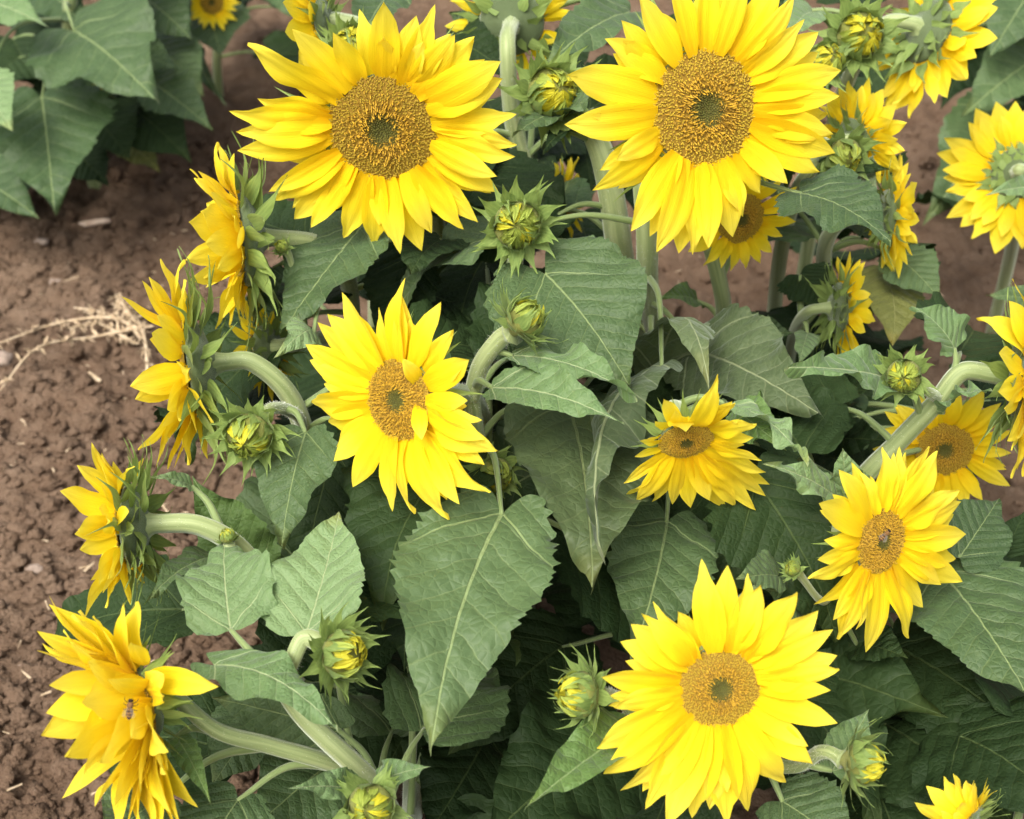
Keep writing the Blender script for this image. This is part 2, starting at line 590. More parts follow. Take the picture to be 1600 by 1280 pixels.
# ------------------------------------------------------------------ organ meshes
def leaf_mesh(aspect, seed, fold=0.15, arch=0.08, wave=0.03, lobe=0.13, teeth=15, curl=0.0, quilt=0.0034,
              tipdrop=0.0, bend=0.0, mat='m', rows_per=4, cols=10, twist=0.0, tooth=0.13):
    rs = np.random.RandomState(seed)
    rows = teeth * rows_per
    v = np.linspace(0, 1, rows + 1)[:, None]
    u = np.linspace(-1, 1, 2 * cols + 1)[None, :]
    au = np.abs(u)
    hw = smooth_interp(v, [0, .07, .17, .28, .42, .58, .74, .87, .95, 1], [.50, .76, .95, 1.0, .93, .74, .46, .19, .07, 0.0])
    hw = hw * (aspect / 2)
    sideL = 1 + 0.05 * rs.randn()
    side = np.where(u < 0, sideL, 2 - sideL)
    ph = rs.rand(2)
    sgn = (u > 0).astype(int)
    vj = 0.055 * perlin(v * 9 + seed % 37, v * 0 + np.where(u < 0, 1.3, 7.7), 6)
    jit = np.interp(v[:, 0], np.linspace(0, 1, teeth + 2), rs.uniform(0.4, 1.5, teeth + 2))[:, None]
    k = np.mod((v + vj) * teeth + np.where(sgn == 0, ph[0], ph[1]), 1)
    saw = np.where(k < 0.78, (k / 0.78) ** 1.4, (1 - k) / 0.22)
    edge = np.clip((au - 0.72) / 0.28, 0, 1)
    lob2 = 1 + 0.05 * np.sin(v * 13 + rs.uniform(0, 6)) * au
    x = u * hw * side * lob2 * (1 + tooth * (saw - 0.5) * jit * edge * (1 - v * 0.3))
    y = v - lobe * np.sin(np.minimum(au * 2.35, 3.14)) * (1 - v) ** 4 - 0.018 * edge * saw * jit * (v < .97)
    y = y + 0 * u
    z = fold * np.abs(x)
    f1, f2_ = rs.uniform(1.4, 2.6), rs.uniform(3.0, 5.0)
    p1 = np.where(sgn == 0, rs.uniform(0, 6), rs.uniform(0, 6))
    z = z + wave * np.sin(2 * np.pi * f1 * v + p1) * au ** 2 * np.minimum(1, v * 4)
    z = z + wave * 0.45 * np.sin(2 * np.pi * f2_ * v + 2 * p1) * au ** 3
    z = z - curl * (x / (aspect / 2)) ** 2
    s = y - 0.85 * np.abs(x) + np.sign(x) * 0.03
    fr = np.abs(np.mod(s / 0.135, 1) - 0.5) * 2
    z = z + quilt * (1 - fr ** 2) * np.minimum(1, np.abs(x) / 0.03)
    z = z - 0.004 * np.exp(-(x / 0.012) ** 2) * (1 - v)
    z = z + 0.016 * perlin(x * 6 + seed % 91, y * 6 + 3.3, 2) * np.minimum(1, np.abs(x) / 0.05) + 0.007 * perlin(x * 17 + seed % 57, y * 17, 3)
    z = z + arch * 4 * v * (1 - v) - tipdrop * np.clip(v - 0.6, 0, 1) ** 2 * 4
    x2 = x + (bend + 0.016 * rs.randn()) * 4 * v * (1 - v)
    if twist:
        a = twist * v
        x2, z = x2 * np.cos(a) - z * np.sin(a), x2 * np.sin(a) + z * np.cos(a)
    co = np.stack([x2.ravel(), y.ravel(), (z + 0 * x).ravel()], 1)
    uv = np.stack([x.ravel() + 0.5, y.ravel()], 1)
    return mk_mesh('leaf', co, grid_faces(rows + 1, 2 * cols + 1), LEAF[mat], uv)


def petal_mesh(seed, mat, kind='petal'):
    rs = np.random.RandomState(seed)
    nv, nu = 16, 5
    v = np.linspace(0, 1, nv + 1)[:, None]
    u = np.linspace(-1, 1, 2 * nu + 1)[None, :]
    au = np.abs(u)
    if kind == 'petal':
        pk = rs.uniform(-0.05, 0.06)
        hw = smooth_interp(v, [0, .14, .34 + pk, .56 + pk, .76, .89, .96, 1], [.45, .76, .99, .98, .72, .36, .15, .0])
        ridge = 0.022 * np.cos(u * np.pi * 2.5 + rs.uniform(-0.5, 0.5)) * np.sin(np.pi * np.minimum(v * 1.05, 1)) * 1.0
        cup = rs.uniform(-0.10, 0.34)
        arch = rs.uniform(-0.03, 0.13)
        tip = rs.uniform(-0.22, 0.16)
        tw = rs.uniform(-0.35, 0.35)
        wav = rs.uniform(0.0, 0.05)
        sb = rs.uniform(-0.07, 0.07)
        if seed % 4 == 0:
            hw = hw * (1 - 0.28 * np.exp(-((v - 0.84) / 0.09) ** 2))
            tip, tw = tip - 0.25, tw * 1.8
    elif kind == 'bract':
        hw = smooth_interp(v, [0, .12, .28, .42, .55, .7, .85, 1], [.85, 1.0, .92, .62, .34, .18, .10, .0])
        ridge = 0.03 * np.cos(u * np.pi) * (1 - v)
        cup, arch, tip, tw, wav = rs.uniform(-.1, .3), rs.uniform(0.02, 0.12), rs.uniform(-0.75, 0.05), rs.uniform(-0.7, 0.7), 0.02
        sb = rs.uniform(-0.16, 0.16)
    else:    # closed bud petal
        hw = smooth_interp(v, [0, .2, .5, .8, 1], [.8, 1, .85, .45, 0])
        ridge = 0.03 * np.cos(u * np.pi * 2)
        cup, arch, tip, tw, wav = 0.1, 0.22, -0.1, rs.uniform(-.4, .4), 0.02
        sb = rs.uniform(-0.1, 0.1)
    x = u * hw * 0.5
    if kind == 'petal' and rs.rand() < 0.35:      # nicked tip
        x = x + 0.0 * v
        y = v - 0.07 * np.exp(-((u - rs.uniform(-.3, .3)) / 0.3) ** 2) * np.clip((v - 0.8) / 0.2, 0, 1)
    else:
        y = v + 0 * u
    # z in units of width for cross section, in units of length for the run
    zc = ridge + cup * (hw * u) ** 2 * 0.5
    zl = arch * 4 * v * (1 - v) * 0.5 + tip * np.clip(v - 0.45, 0, 1) ** 2 * 1.4
    zl = zl + wav * np.sin(v * 9 + rs.uniform(0, 6)) * au ** 2
    a = tw * v ** 1.5
    xx = x * np.cos(a) - zc * np.sin(a)
    zz = x * np.sin(a) * 0.5 + zc * np.cos(a)
    xx = xx + sb * 4 * v * (1 - v)
    co = np.stack([(xx + 0 * v).ravel(), y.ravel(), (zz * 0.42 + zl + 0 * u).ravel()], 1)
    uv = np.stack([(u * hw * .5 + .5 + 0 * v).ravel(), (v + 0 * u).ravel()], 1)
    return mk_mesh(kind, co, grid_faces(nv + 1, 2 * nu + 1), mat, uv)


PETALS = [petal_mesh(100 + i, M_PETAL) for i in range(24)]
BRACTS = [petal_mesh(200 + i, M_BRACT, 'bract') for i in range(10)]
BUDPET = [petal_mesh(300 + i, M_BUDP, 'bud_petal') for i in range(5)]
BUDGRN = [petal_mesh(320 + i, M_BUDG, 'bud_petal') for i in range(5)]


def disc_mesh(seed, ring=0.5, open_=1.0):
    """domed head of florets, unit radius, +Z out"""
    rs = np.random.RandomState(seed)
    vs, fs, cs = [], [], []
    off = 0

    def dome(r):
        return 0.13 * (1 - r ** 2) - 0.12 * np.exp(-(r / 0.24) ** 2)
    nr, na = 14, 40
    rr = np.linspace(0.0, 0.97, nr)
    for i in range(nr):
        for j in range(na):
            a = 2 * np.pi * j / na
            vs.append([[rr[i] * np.cos(a), rr[i] * np.sin(a), dome(rr[i]) - 0.02]])
            cs.append([[0.24, 0.145, 0.013]] if rr[i] > 0.3 else [[0.07, 0.075, 0.012]])
    for i in range(nr - 1):
        for j in range(na):
            fs.append([i * na + j, i * na + (j + 1) % na, (i + 1) * na + (j + 1) % na, (i + 1) * na + j])
    off = nr * na
    N = 1900
    for i in range(N):
        r = math.sqrt((i + 0.5) / N) * 0.985
        a = i * 2.399963 + rs.uniform(-.05, .05)
        c = np.array([r * np.cos(a), r * np.sin(a), dome(r) - 0.025])
        rad = np.array([np.cos(a), np.sin(a), 0])
        tan = np.array([-np.sin(a), np.cos(a), 0])
        if r < 0.27 + 0.03 * rs.randn():       # unopened, green
            h, w, lean = 0.025 + 0.02 * rs.rand(), 0.018, -0.25
            base = np.array([0.055, 0.065, 0.012])
            tipc = (np.array([0.11, 0.115, 0.02]) + np.array([0.14, 0.07, 0.0]) * max(0, r - .15) / .12) * rs.uniform(0.7, 1.2)
        elif r < ring + 0.10 * rs.randn():      # anther ring, long golden, leaning inward
            h, w, lean = 0.065 + 0.05 * rs.rand(), 0.0135, -0.55 if rs.rand() < 0.5 else 0.6
            base = np.array([0.34, 0.20, 0.012])
            tipc = np.array([0.62, 0.37, 0.028]) * rs.uniform(0.75, 1.15)
        else:              # open outer florets, duller
            h, w, lean = 0.022 + 0.022 * rs.rand(), 0.0195, 0.15 * rs.randn()
            base = np.array([0.31, 0.20, 0.016])
            tipc = np.array([0.42, 0.29, 0.022]) * rs.uniform(0.88, 1.1) * (1.12 if ring > .57 else 0.90)
        ax = np.array([0, 0, 1.0]) + rad * (lean + 0.5 * max(r - .85, 0)) + tan * 0.25 * rs.randn()
        ax /= np.linalg.norm(ax)
        sq = []
        for lev, ww in ((0.0, w * .75), (0.72, w), (1.0, w * 0.55)):
            for q in range(4):
                b = q * np.pi / 2 + 0.6
                sq.append(c + ax * h * lev + (rad * np.cos(b) + tan * np.sin(b)) * ww)
        vs.append(np.array(sq))
        cs.append(np.array([base] * 4 + [tipc * 0.8] * 4 + [tipc] * 4))
        for l in (0, 4):
            for q in range(4):
                fs.append([off + l + q, off + l + (q + 1) % 4, off + l + 4 + (q + 1) % 4, off + l + 4 + q])
        fs.append([off + 8, off + 9, off + 10, off + 11])
        off += 12
    return mk_mesh('disc', np.concatenate(vs), fs, M_DISC, col=np.concatenate(cs), smooth=False)


DISCS = [disc_mesh(1, 0.55), disc_mesh(2, 0.6), disc_mesh(3, 0.85)]


def revolve(prof, n, mat, name):
    vs, fs = [], []
    for (r, z) in prof:
        for j in range(n):
            a = 2 * math.pi * j / n
            vs.append((r * math.cos(a), r * math.sin(a), z))
    for i in range(len(prof) - 1):
        for j in range(n):
            fs.append([i * n + j, i * n + (j + 1) % n, (i + 1) * n + (j + 1) % n, (i + 1) * n + j])
    return mk_mesh(name, vs, fs, mat)


CUP = revolve([(0.85, -0.03), (0.94, -0.07), (0.98, -0.14), (0.92, -0.24), (0.74, -0.35), (0.46, -0.43), (0.28, -0.50), (0.19, -0.60), (0.16, -0.70), (0.02, -0.71)], 28, M_CUP, 'flower_head')
BUDCORE = revolve([(0.01, 0.42), (0.25, 0.40), (0.50, 0.28), (0.72, 0.10), (0.80, -0.10), (0.72, -0.32), (0.50, -0.52), (0.26, -0.66), (0.16, -0.86), (0.02, -0.88)], 20, M_BUDCORE, 'flower_bud')


# ------------------------------------------------------------------ stems
def spline(pts, n=8):
    """Catmull-Rom through points, returns list of Vectors"""
    p = [pts[0] * 2 - pts[1]] + list(pts) + [pts[-1] * 2 - pts[-2]]
    out = []
    for i in range(1, len(p) - 2):
        for k in range(n):
            t = k / n
            a, b, c, d = p[i - 1], p[i], p[i + 1], p[i + 2]
            out.append(0.5 * ((2 * b) + (c - a) * t + (2 * a - 5 * b + 4 * c - d) * t * t + (3 * b - a - 3 * c + d) * t ** 3))
    out.append(pts[-1].copy())
    return out


def tube_mesh(name, path, r0, r1, mat, sides=10, origin=Vector((0, 0, 0)), rib=0.05, r_end=None):
    n = len(path)
    vs, fs, uv = [], [], []
    up = Vector((0.31, 0.22, 0.92))
    L = 0
    t0 = (path[1] - path[0]).normalized()
    nrm = (up - t0 * up.dot(t0)).normalized()
    for i in range(n):
        t = (path[min(i + 1, n - 1)] - path[max(i - 1, 0)]).normalized()
        nrm = (nrm - t * nrm.dot(t)).normalized()
        b = t.cross(nrm)
        if i:
            L += (path[i] - path[i - 1]).length
        f = i / (n - 1)
        r = r0 + (r1 - r0) * f
        if r_end and f > 0.8:
            r += (r_end - r1) * ((f - 0.8) / 0.2) ** 2.5
        for j in range(sides):
            a = 2 * math.pi * j / sides
            rr = r * (1 + rib * math.cos(a * 5))
            vs.append(path[i] + (nrm * math.cos(a) + b * math.sin(a)) * rr - origin)
            uv.append((j / sides, L * 10))
    for i in range(n - 1):
        for j in range(sides):
            fs.append([i * sides + j, i * sides + (j + 1) % sides, (i + 1) * sides + (j + 1) % sides, (i + 1) * sides + j])
    fs.append([j for j in range(sides)][::-1])
    fs.append([(n - 1) * sides + j for j in range(sides)])
    return mk_mesh(name, [v[:] for v in vs], fs, mat, uv)


def hair_mesh(path, r0, r1, origin, density=5200, length=0.0032, seed=0, frac=(0, 1)):
    rs = np.random.RandomState(seed)
    pts = np.array([p[:] for p in path])
    seg = np.linalg.norm(np.diff(pts, axis=0), axis=1)
    cum = np.concatenate([[0], np.cumsum(seg)])
    tot = cum[-1]
    n = int(density * tot * (frac[1] - frac[0]))
    if n < 3:
        return None
    vs, fs = [], []
    for i in range(n):
        f = frac[0] + rs.rand() * (frac[1] - frac[0])
        q = f * tot
        k = min(np.searchsorted(cum, q, 'right') - 1, len(seg) - 1)
        t = (pts[k + 1] - pts[k]) / max(seg[k], 1e-6)
        c = pts[k] + t * (q - cum[k])
        w = rs.randn(3)
        w -= t * w.dot(t)
        w /= np.linalg.norm(w)
        r = r0 + (r1 - r0) * f
        d = w + t * rs.uniform(-.5, .5)
        d /= np.linalg.norm(d)
        sd = np.cross(d, t)
        sd /= np.linalg.norm(sd) + 1e-9
        b = c + w * r * 0.97
        l = length * rs.uniform(0.4, 1.2)
        vs += [b - sd * 0.00011, b + sd * 0.00011, b + d * l]
        fs.append([3 * i, 3 * i + 1, 3 * i + 2])
    return mk_mesh('stem_hair', np.array(vs) - np.array(origin[:]), fs, M_HAIR, smooth=False)


# ------------------------------------------------------------------ plant assembly
class Plant:
    def __init__(self, root, label, group, name='sunflower'):
        self.root = Vector((root[0] * S, root[1] * S, 0))
        self.root.z = ground_z(self.root.x, self.root.y) - 0.01
        self.e = empty(name, self.root)
        tag(self.e, label, 'sunflower', group)
        self.stems = []
        self.nleaf = 0

    def stem(self, pts, r0, r1, name='stem', hair=None, sides=10, parent=None, mat=None, r_end=None):
        path = spline(pts, 8)
        o0 = path[0].copy()
        o = put(name, tube_mesh(name, path, r0, r1, mat or M_STEM, sides, o0, r_end=r_end), Matrix.Translation(o0), parent or self.e)
        if name in ('stem', 'branch'):
            self.stems.append(path)
        if hair:
            hm = hair_mesh(path, r0, r1, o0, length=min(0.0032, r1 * 0.42), seed=len(path) * 7 + int(r0 * 1e5), frac=hair)
            if hm:
                tag(put('stem_hair', hm, Matrix.Translation(o0), o), kind='stuff')
        return o

    def nearest(self, p, below=True, reach=0.10):
        best, bd = None, 1e9
        for path in self.stems:
            for q in path[1:-1]:
                d = (q - p).length + (0.6 * max(0, q.z - p.z + 0.02) if below else 0)
                if d < bd:
                    best, bd = q, d
        return best


PROTECT = []     # (px, py, r, d): heads, buds and leaves that stay in view


def flower(pl, px, py, d, nrm, rd, rp, tips=None, n=24, n2=12, sphere=False, via=None, extra=None, disc=0, cup=(0.0, 0.22),
           stem_r=(0.0085, 0.0060), neck=0.11, hair=(0.55, 1), bracts=27, bl=1.0, seed=1, wid=1.0, root_up=0.5, label=None, prot=True, backw=0.0, bflare=(0.1, 0.9), loose=20):
    rnd = random.Random(seed)
    if sphere:
        wid *= 1.3
    C = P(px, py, d)
    n_ = camdir(*nrm)
    m = K * d * S
    Rd, Rp = rd * m, rp * m
    H = head_frame(C, n_)
    Hs = H @ Matrix.Diagonal((Rd, Rd, Rd, 1))
    back = C - n_ * Rd * 0.66
    # stem first
    pts = [pl.root]
    if via:
        pts += [P(*q) for q in via]
    else:
        h = back.z - pl.root.z
        b1, b2 = pl.root + Vector((0, 0, 0.5 * h)), back - n_ * neck * S * 1.9
        for k in (.25, .5, .7, .86):
            pts.append(pl.root * (1 - k) ** 3 + b1 * (3 * k * (1 - k) ** 2) + b2 * (3 * k * k * (1 - k)) + back * k ** 3)
    if via and neck > 0.035:
        pts.append(back - n_ * neck * S - Vector((0, 0, 0.012)))
    pts += [back - n_ * Rd * 0.12, back + n_ * Rd * 0.24]
    pl.stem(pts, stem_r[0], stem_r[1], 'stem', hair, r_end=max(Rd * 0.36, stem_r[1] * 1.2))
    head = put('flower_head', CUP, Hs, pl.e)
    if label:
        head['label'] = label
    dsc = put('disc', DISCS[disc], H @ Matrix.Rotation(rnd.uniform(0, 6), 4, 'Z') @ Matrix.Diagonal((Rd, Rd, Rd * 0.9, 1)), head)
    tag(dsc, kind='stuff')
    inv = H.inverted()
    prof = []

    def add(T, base_k=0.89, zb=0.0, w=None, hint=None, roll=None, name='petal'):
        loc = inv @ T
        e = Vector((loc.x, loc.y, 0))
        if e.length < 1e-6:
            e = Vector((1, 0, 0))
        e.normalize()
        B = H @ (e * Rd * base_k + Vector((0, 0, zb * Rd)))
        y = T - B
        L = y.length
        if w is None:
            w = (0.29 + 0.11 * rnd.random()) * wid
        ww = min(max(L * w, Rp * 0.17 * wid), Rp * 0.30 * wid)
        hint = hint or (n_ * 1.0 - (H.to_3x3() @ e) * 0.35)
        mw = frame(B, y, hint, ww, L, L * rnd.choice((1, 1, 1, 0.7)), rnd.uniform(-0.30, 0.30) if roll is None else roll)
        put(name, rnd.choice(PETALS), mw, head)

    # first row from the seen tips
    if tips:
        for q in tips:
            ray = (P(q[0], q[1], 1.0) - CAM).normalized()
            if len(q) > 2:
                T = P(q[0], q[1], d + q[2])
            elif sphere:
                Rs = Rp * rnd.uniform(0.92, 1.0)
                oc = CAM - C
                b = oc.dot(ray)
                c = oc.length_squared - Rs * Rs
                disc_ = b * b - c
                t = -b - math.sqrt(disc_) if disc_ > 0 else -b
                T = CAM + ray * t
            else:
                z0 = rnd.uniform(*cup) * (Rp - Rd)
                t = (C + n_ * z0 - CAM).dot(n_) / ray.dot(n_)
                T = CAM + ray * t
            loc = inv @ T
            prof.append((math.atan2(loc.y, loc.x), math.hypot(loc.x, loc.y)))
            add(T, zb=rnd.uniform(-0.06, 0.04))
    if sphere:
        for i in range(loose):
            a = 2 * math.pi * (i + rnd.uniform(-.4, .4)) / loose
            r = Rp * rnd.uniform(0.62, 0.92)
            el = rnd.uniform(-0.05, 0.6)
            T = C + ((H.to_3x3() @ Vector((math.cos(a), math.sin(a), 0))) * math.cos(el) + n_ * math.sin(el)) * r
            add(T, zb=rnd.uniform(-0.08, 0.02))
    for i in range(0 if tips else n):
        a = 2 * math.pi * (i + rnd.uniform(-.3, .3)) / n
        r = Rp * rnd.uniform(0.84, 1.05)
        el = rnd.uniform(*cup)
        prof.append((a, r))
        add(H @ Vector((math.cos(a) * r, math.sin(a) * r, el * (Rp - Rd) - backw * Rd)), zb=rnd.uniform(-0.08, 0.02))
    # the row behind
    if not sphere:
        n2 = int(n2 * 1.35)
    for i in range(n2):
        a = 2 * math.pi * (i + rnd.uniform(-.4, .4)) / n2
        near = sorted(prof, key=lambda q: abs((q[0] - a + math.pi) % (2 * math.pi) - math.pi))[:2]
        r = 0.5 * (near[0][1] + near[1][1]) * rnd.uniform(0.76, 0.97)
        if sphere:
            r = Rp * rnd.uniform(0.7, 0.95)
            # keep to the side away from the photographer's stand
            w3 = H.to_3x3() @ Vector((math.cos(a), math.sin(a), 0))
            if w3.dot(FWD) < -0.1:
                continue
        add(H @ Vector((math.cos(a) * r, math.sin(a) * r, rnd.uniform(cup[0] - 0.14, cup[1] - 0.14) * (Rp - Rd))), zb=-0.14)
    for (bx, by, dz, tx, ty, tz, w) in (extra or []):      # petals that fold over the disc
        B, T = P(bx, by, d + dz), P(tx, ty, d + tz)
        L = (T - B).length
        put('petal', rnd.choice(PETALS), frame(B, T - B, -FWD, w * m, L, L), head)
    # involucre
    front = -0.22 if nrm[2] > 0.5 else 0.2
    if nrm[2] < 0.1:
        bracts = int(bracts * 1.25)
    for i in range(bracts):
        row = i % (4 if nrm[2] < 0.1 else 3)
        a = 2 * math.pi * i / bracts + rnd.uniform(-.15, .15)
        e = H.to_3x3() @ Vector((math.cos(a), math.sin(a), 0))
        rr_, zz_, k = ((1.02, 0.10, 0.0), (0.97, 0.22, 0.25), (0.76, 0.34, 0.5), (0.50, 0.42, 0.2))[row]
        B = C + e * Rd * rr_ - n_ * Rd * zz_
        fl = rnd.uniform(*bflare) * 0.7 + k * bflare[1]
        y = e * (0.75 + 0.35 * fl) + n_ * (front - 0.75 * fl) + Vector((rnd.uniform(-.3, .3), rnd.uniform(-.3, .3), rnd.uniform(-.3, .3))) * (0.2 if front < 0 else 1)
        L = Rd * rnd.uniform(0.75, 1.35) * bl
        put('bract', rnd.choice(BRACTS), frame(B, y, e * 0.4 + n_ * -0.9, Rd * rnd.uniform(0.30, 0.42), L, L * (0.9 if front > 0 else 0.4), rnd.uniform(-.5, .5)), head)
    if prot:
        PROTECT.append((px, py, rp * 0.95, d))
    return head


def bud(pl, px, py, d, nrm, r, yellow=0.3, via=None, join=None, neck=0.05, stem_r=(0.0048, 0.0042), seed=1, hair=(0.1, 1), outer=16, inner=14, flare=0.7, nleaves=None, prot=True):
    rnd = random.Random(seed * 31 + 5)
    C = P(px, py, d)
    n_ = camdir(*nrm)
    Rb = r * K * d * S
    H = head_frame(C, n_)
    back = C - n_ * Rb * 0.8
    vp = [P(*q) for q in (via or [])]
    first = vp[0] if vp else back - n_ * neck * S
    q = pl.nearest(P(*join), False) if join else pl.nearest(first)
    if q is None:
        q = pl.root
    pts = [q] + (vp if vp else [back - n_ * neck * S - Vector((0, 0, 0.01))]) + [back + n_ * Rb * 0.1]
    pl.stem(pts, stem_r[0], stem_r[1], 'branch', hair, sides=8, r_end=stem_r[1] * 1.5)
    b = put('flower_bud', BUDCORE, H @ Matrix.Diagonal((Rb, Rb, Rb, 1)), pl.e)
    h3 = H.to_3x3()
    inner = int(inner * 2.4)
    for i in range(inner):                         # furled ray petals closing over the top
        a = 2 * math.pi * i / inner * 2 + rnd.uniform(-.3, .3)
        e = h3 @ Vector((math.cos(a), math.sin(a), 0))
        ring = i % 2
        B = C + e * Rb * (0.70 if ring else 0.52) + n_ * Rb * (0.06 if ring else 0.20)
        a2 = a + rnd.uniform(-0.5, 0.9)
        e2 = h3 @ Vector((math.cos(a2), math.sin(a2), 0))
        T = C + e2 * Rb * rnd.uniform(0.05, 0.42) + n_ * Rb * rnd.uniform(0.45, 0.85)
        pool = BUDPET if rnd.random() < yellow * (1.3 if not ring else 0.7) else BUDGRN
        put('petal', rnd.choice(pool), frame(B, T - B, e + n_ * 0.5, Rb * rnd.uniform(0.24, 0.40), (T - B).length, (T - B).length * rnd.uniform(0.7, 1.5), rnd.uniform(-.5, .5)), b)
    outer = int(outer * 1.8)
    for i in range(outer):
        a = 2 * math.pi * i / outer * 3 + rnd.uniform(-.25, .25)
        e = h3 @ Vector((math.cos(a), math.sin(a), 0))
        row = i % 3
        if row == 0:       # inner bracts hug the bud
            B = C + e * Rb * 0.76 - n_ * Rb * 0.16
            y = n_ * rnd.uniform(0.8, 1.1) + e * rnd.uniform(-0.25, 0.25)
            L = Rb * rnd.uniform(0.8, 1.15)
        elif row == 1:
            B = C + e * Rb * 0.74 - n_ * Rb * 0.26
            y = n_ * rnd.uniform(0.3, 0.8) + e * rnd.uniform(0.4, 0.9) * (0.4 + flare)
            L = Rb * rnd.uniform(0.9, 1.3)
        else:
            B = C + e * Rb * 0.62 - n_ * Rb * 0.42
            y = n_ * rnd.uniform(-0.2, 0.4) + e * rnd.uniform(0.6, 1.0) * (0.5 + flare)
            L = Rb * rnd.uniform(0.85, 1.3)
        put('bract', rnd.choice(BRACTS), frame(B, y, e * 0.8 - n_ * 0.5, Rb * rnd.uniform(.44, .62), L, L * 0.8, rnd.uniform(-.3, .3)), b)
    if prot:
        PROTECT.append((px, py, r * 1.2, d))
    return b


def leaf(pl, b, t, wpx, mat='m', roll=0, hint=None, join=None, pet=True, seed=None, prot=True, label=None, pet_r=0.0026, **kw):
    """b, t: base and tip as (px, py, depth); wpx: width in photo pixels"""
    B, T = P(*b), P(*t)
    y = T - B
    L = y.length
    dm = 0.5 * (b[2] + t[2])
    asp = wpx * K * dm * S / L
    pl.nleaf += 1
    seed = seed if seed is not None else int(b[0] * 7 + b[1] * 13 + t[0]) % 9973
    me = leaf_mesh(asp, seed, mat=mat, **kw)
    hint = camdir(*hint) if hint else (-FWD * 0.75 + Vector((0, 0, 0.6)))
    o = put('leaf', me, frame(B, y, hint, L, L, L, R(roll)), pl.e)
    if label:
        o['label'] = label
    if pet:
        q = pl.nearest(P(*join), False) if join else pl.nearest(B)
        if q is None:
            q = pl.root
        side = (B - q)
        mid = q.lerp(B, 0.55) + Vector((0, 0, 0.12 * side.length)) - y.normalized() * 0.10 * min(side.length, .1)
        pl.stem([q, mid, B + y * 0.01], pet_r * 1.3, pet_r * 0.6, 'petiole', None, 7, parent=o, mat=M_PETIOLE)
    if prot:
        for k in (0.2, 0.5, 0.8):
            PROTECT.append((b[0] + (t[0] - b[0]) * k, b[1] + (t[1] - b[1]) * k, wpx * (0.4 if k < .7 else .22), b[2] + (t[2] - b[2]) * k))
    return o


# shared leaves for the shaded inside of the clump
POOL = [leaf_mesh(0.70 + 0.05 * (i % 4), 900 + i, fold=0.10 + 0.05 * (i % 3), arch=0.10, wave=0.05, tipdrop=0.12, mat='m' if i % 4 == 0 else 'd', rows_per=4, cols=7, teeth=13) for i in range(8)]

SOIL_POLYS = [
    [(-80, 345), (-80, 1300), (140, 1300), (60, 1180), (50, 940), (90, 760), (185, 720), (190, 450), (285, 420), (290, 230), (360, 200), (385, 50), (460, 40), (400, 20), (320, 90), (330, 200), (200, 290), (130, 340)],
    [(255, 735), (300, 740), (370, 690), (375, 770), (300, 800), (255, 790)],
    [(1430, 380), (1600, 400), (1600, 430), (1540, 500), (1490, 480), (1460, 440)],
    [(1410, 180), (1480, 190), (1460, 240), (1425, 250)],
    [(1040, 470), (1080, 470), (1080, 520), (1040, 520)],
    [(1040, 410), (1240, 410), (1230, 500), (1120, 530), (1040, 530)],
    [(915, 225), (1000, 225), (1050, 400), (1040, 520), (1000, 480), (985, 400), (930, 380)],
]


def in_poly(x, y, poly):
    c = False
    j = len(poly) - 1
    for i in range(len(poly)):
        (x1, y1), (x2, y2) = poly[i], poly[j]
        if (y1 > y) != (y2 > y) and x < (x2 - x1) * (y - y1) / (y2 - y1) + x1:
            c = not c
        j = i
    return c


def blocked(pts):
    for p in pts:
        x, y, d = project(p)
        for po in SOIL_POLYS:
            if in_poly(x, y, po):
                return True
        for (qx, qy, r, qd) in PROTECT:
            if d < qd + 0.03 and (x - qx) ** 2 + (y - qy) ** 2 < r * r:
                return True
    return False


def inner_leaves(pl, count, lo, hi, size, seed, pool=None, tries=14, zmax=0.6):
    """leaves up the stalk, largest low down"""
    rnd = random.Random(seed)
    main = pl.stems[0]
    n = len(main)
    a0 = rnd.uniform(0, 6.28)
    for i in range(count):
        for _ in range(tries):
            f = lo + (hi - lo) * (i + rnd.uniform(0, 0.9)) / count
            q = main[min(int(f * (n - 1)), n - 2)]
            a = a0 + i * 2.4 + rnd.uniform(-0.9, 0.9)
            e = Vector((math.cos(a), math.sin(a), 0))
            pl_len = rnd.uniform(0.03, 0.10) * (1.2 - 0.4 * f)
            B = q + e * pl_len + Vector((0, 0, rnd.uniform(0.0, 0.03)))
            L = size * rnd.uniform(0.75, 1.15) * (1.1 - 0.35 * f)
            y = e * 1.0 + Vector((0, 0, rnd.uniform(-0.75, 0.05)))
            y.normalize()
            T = B + y * L
            side = y.cross(Vector((0, 0, 1))).normalized() * L * 0.38
            if T.z < 0.02 or B.z > zmax or project(B)[2] < 1.13 or project(T)[2] < 1.06:
                continue
            if blocked([q.lerp(B, .5), B.lerp(T, .15) + side * .9, B.lerp(T, .15) - side * .9, B.lerp(T, .45) + side, B.lerp(T, .45) - side, B.lerp(T, .8) + side * .4, B.lerp(T, .8) - side * .4, B, B.lerp(T, .3), B.lerp(T, .3) + side, B.lerp(T, .3) - side, B.lerp(T, .6) + side * .7, B.lerp(T, .6) - side * .7, T]):
                continue
            me = rnd.choice(pool or POOL)
            o = put('leaf', me, frame(B, y, Vector((0, 0, 1)), L * rnd.choice((-1, 1)) * rnd.uniform(.9, 1.05), L, L, rnd.uniform(-.25, .25)), pl.e)
            pl.stem([q, q.lerp(B, .55) + Vector((0, 0, 0.008)), B + y * 0.002], 0.0032, 0.0015, 'petiole', None, 6, parent=o, mat=M_PETIOLE)
            break

# ------------------------------------------------------------------ the sunflowers of the front clump
G1 = 'sunflowers of the front clump'
G2 = 'sunflowers behind the clump'

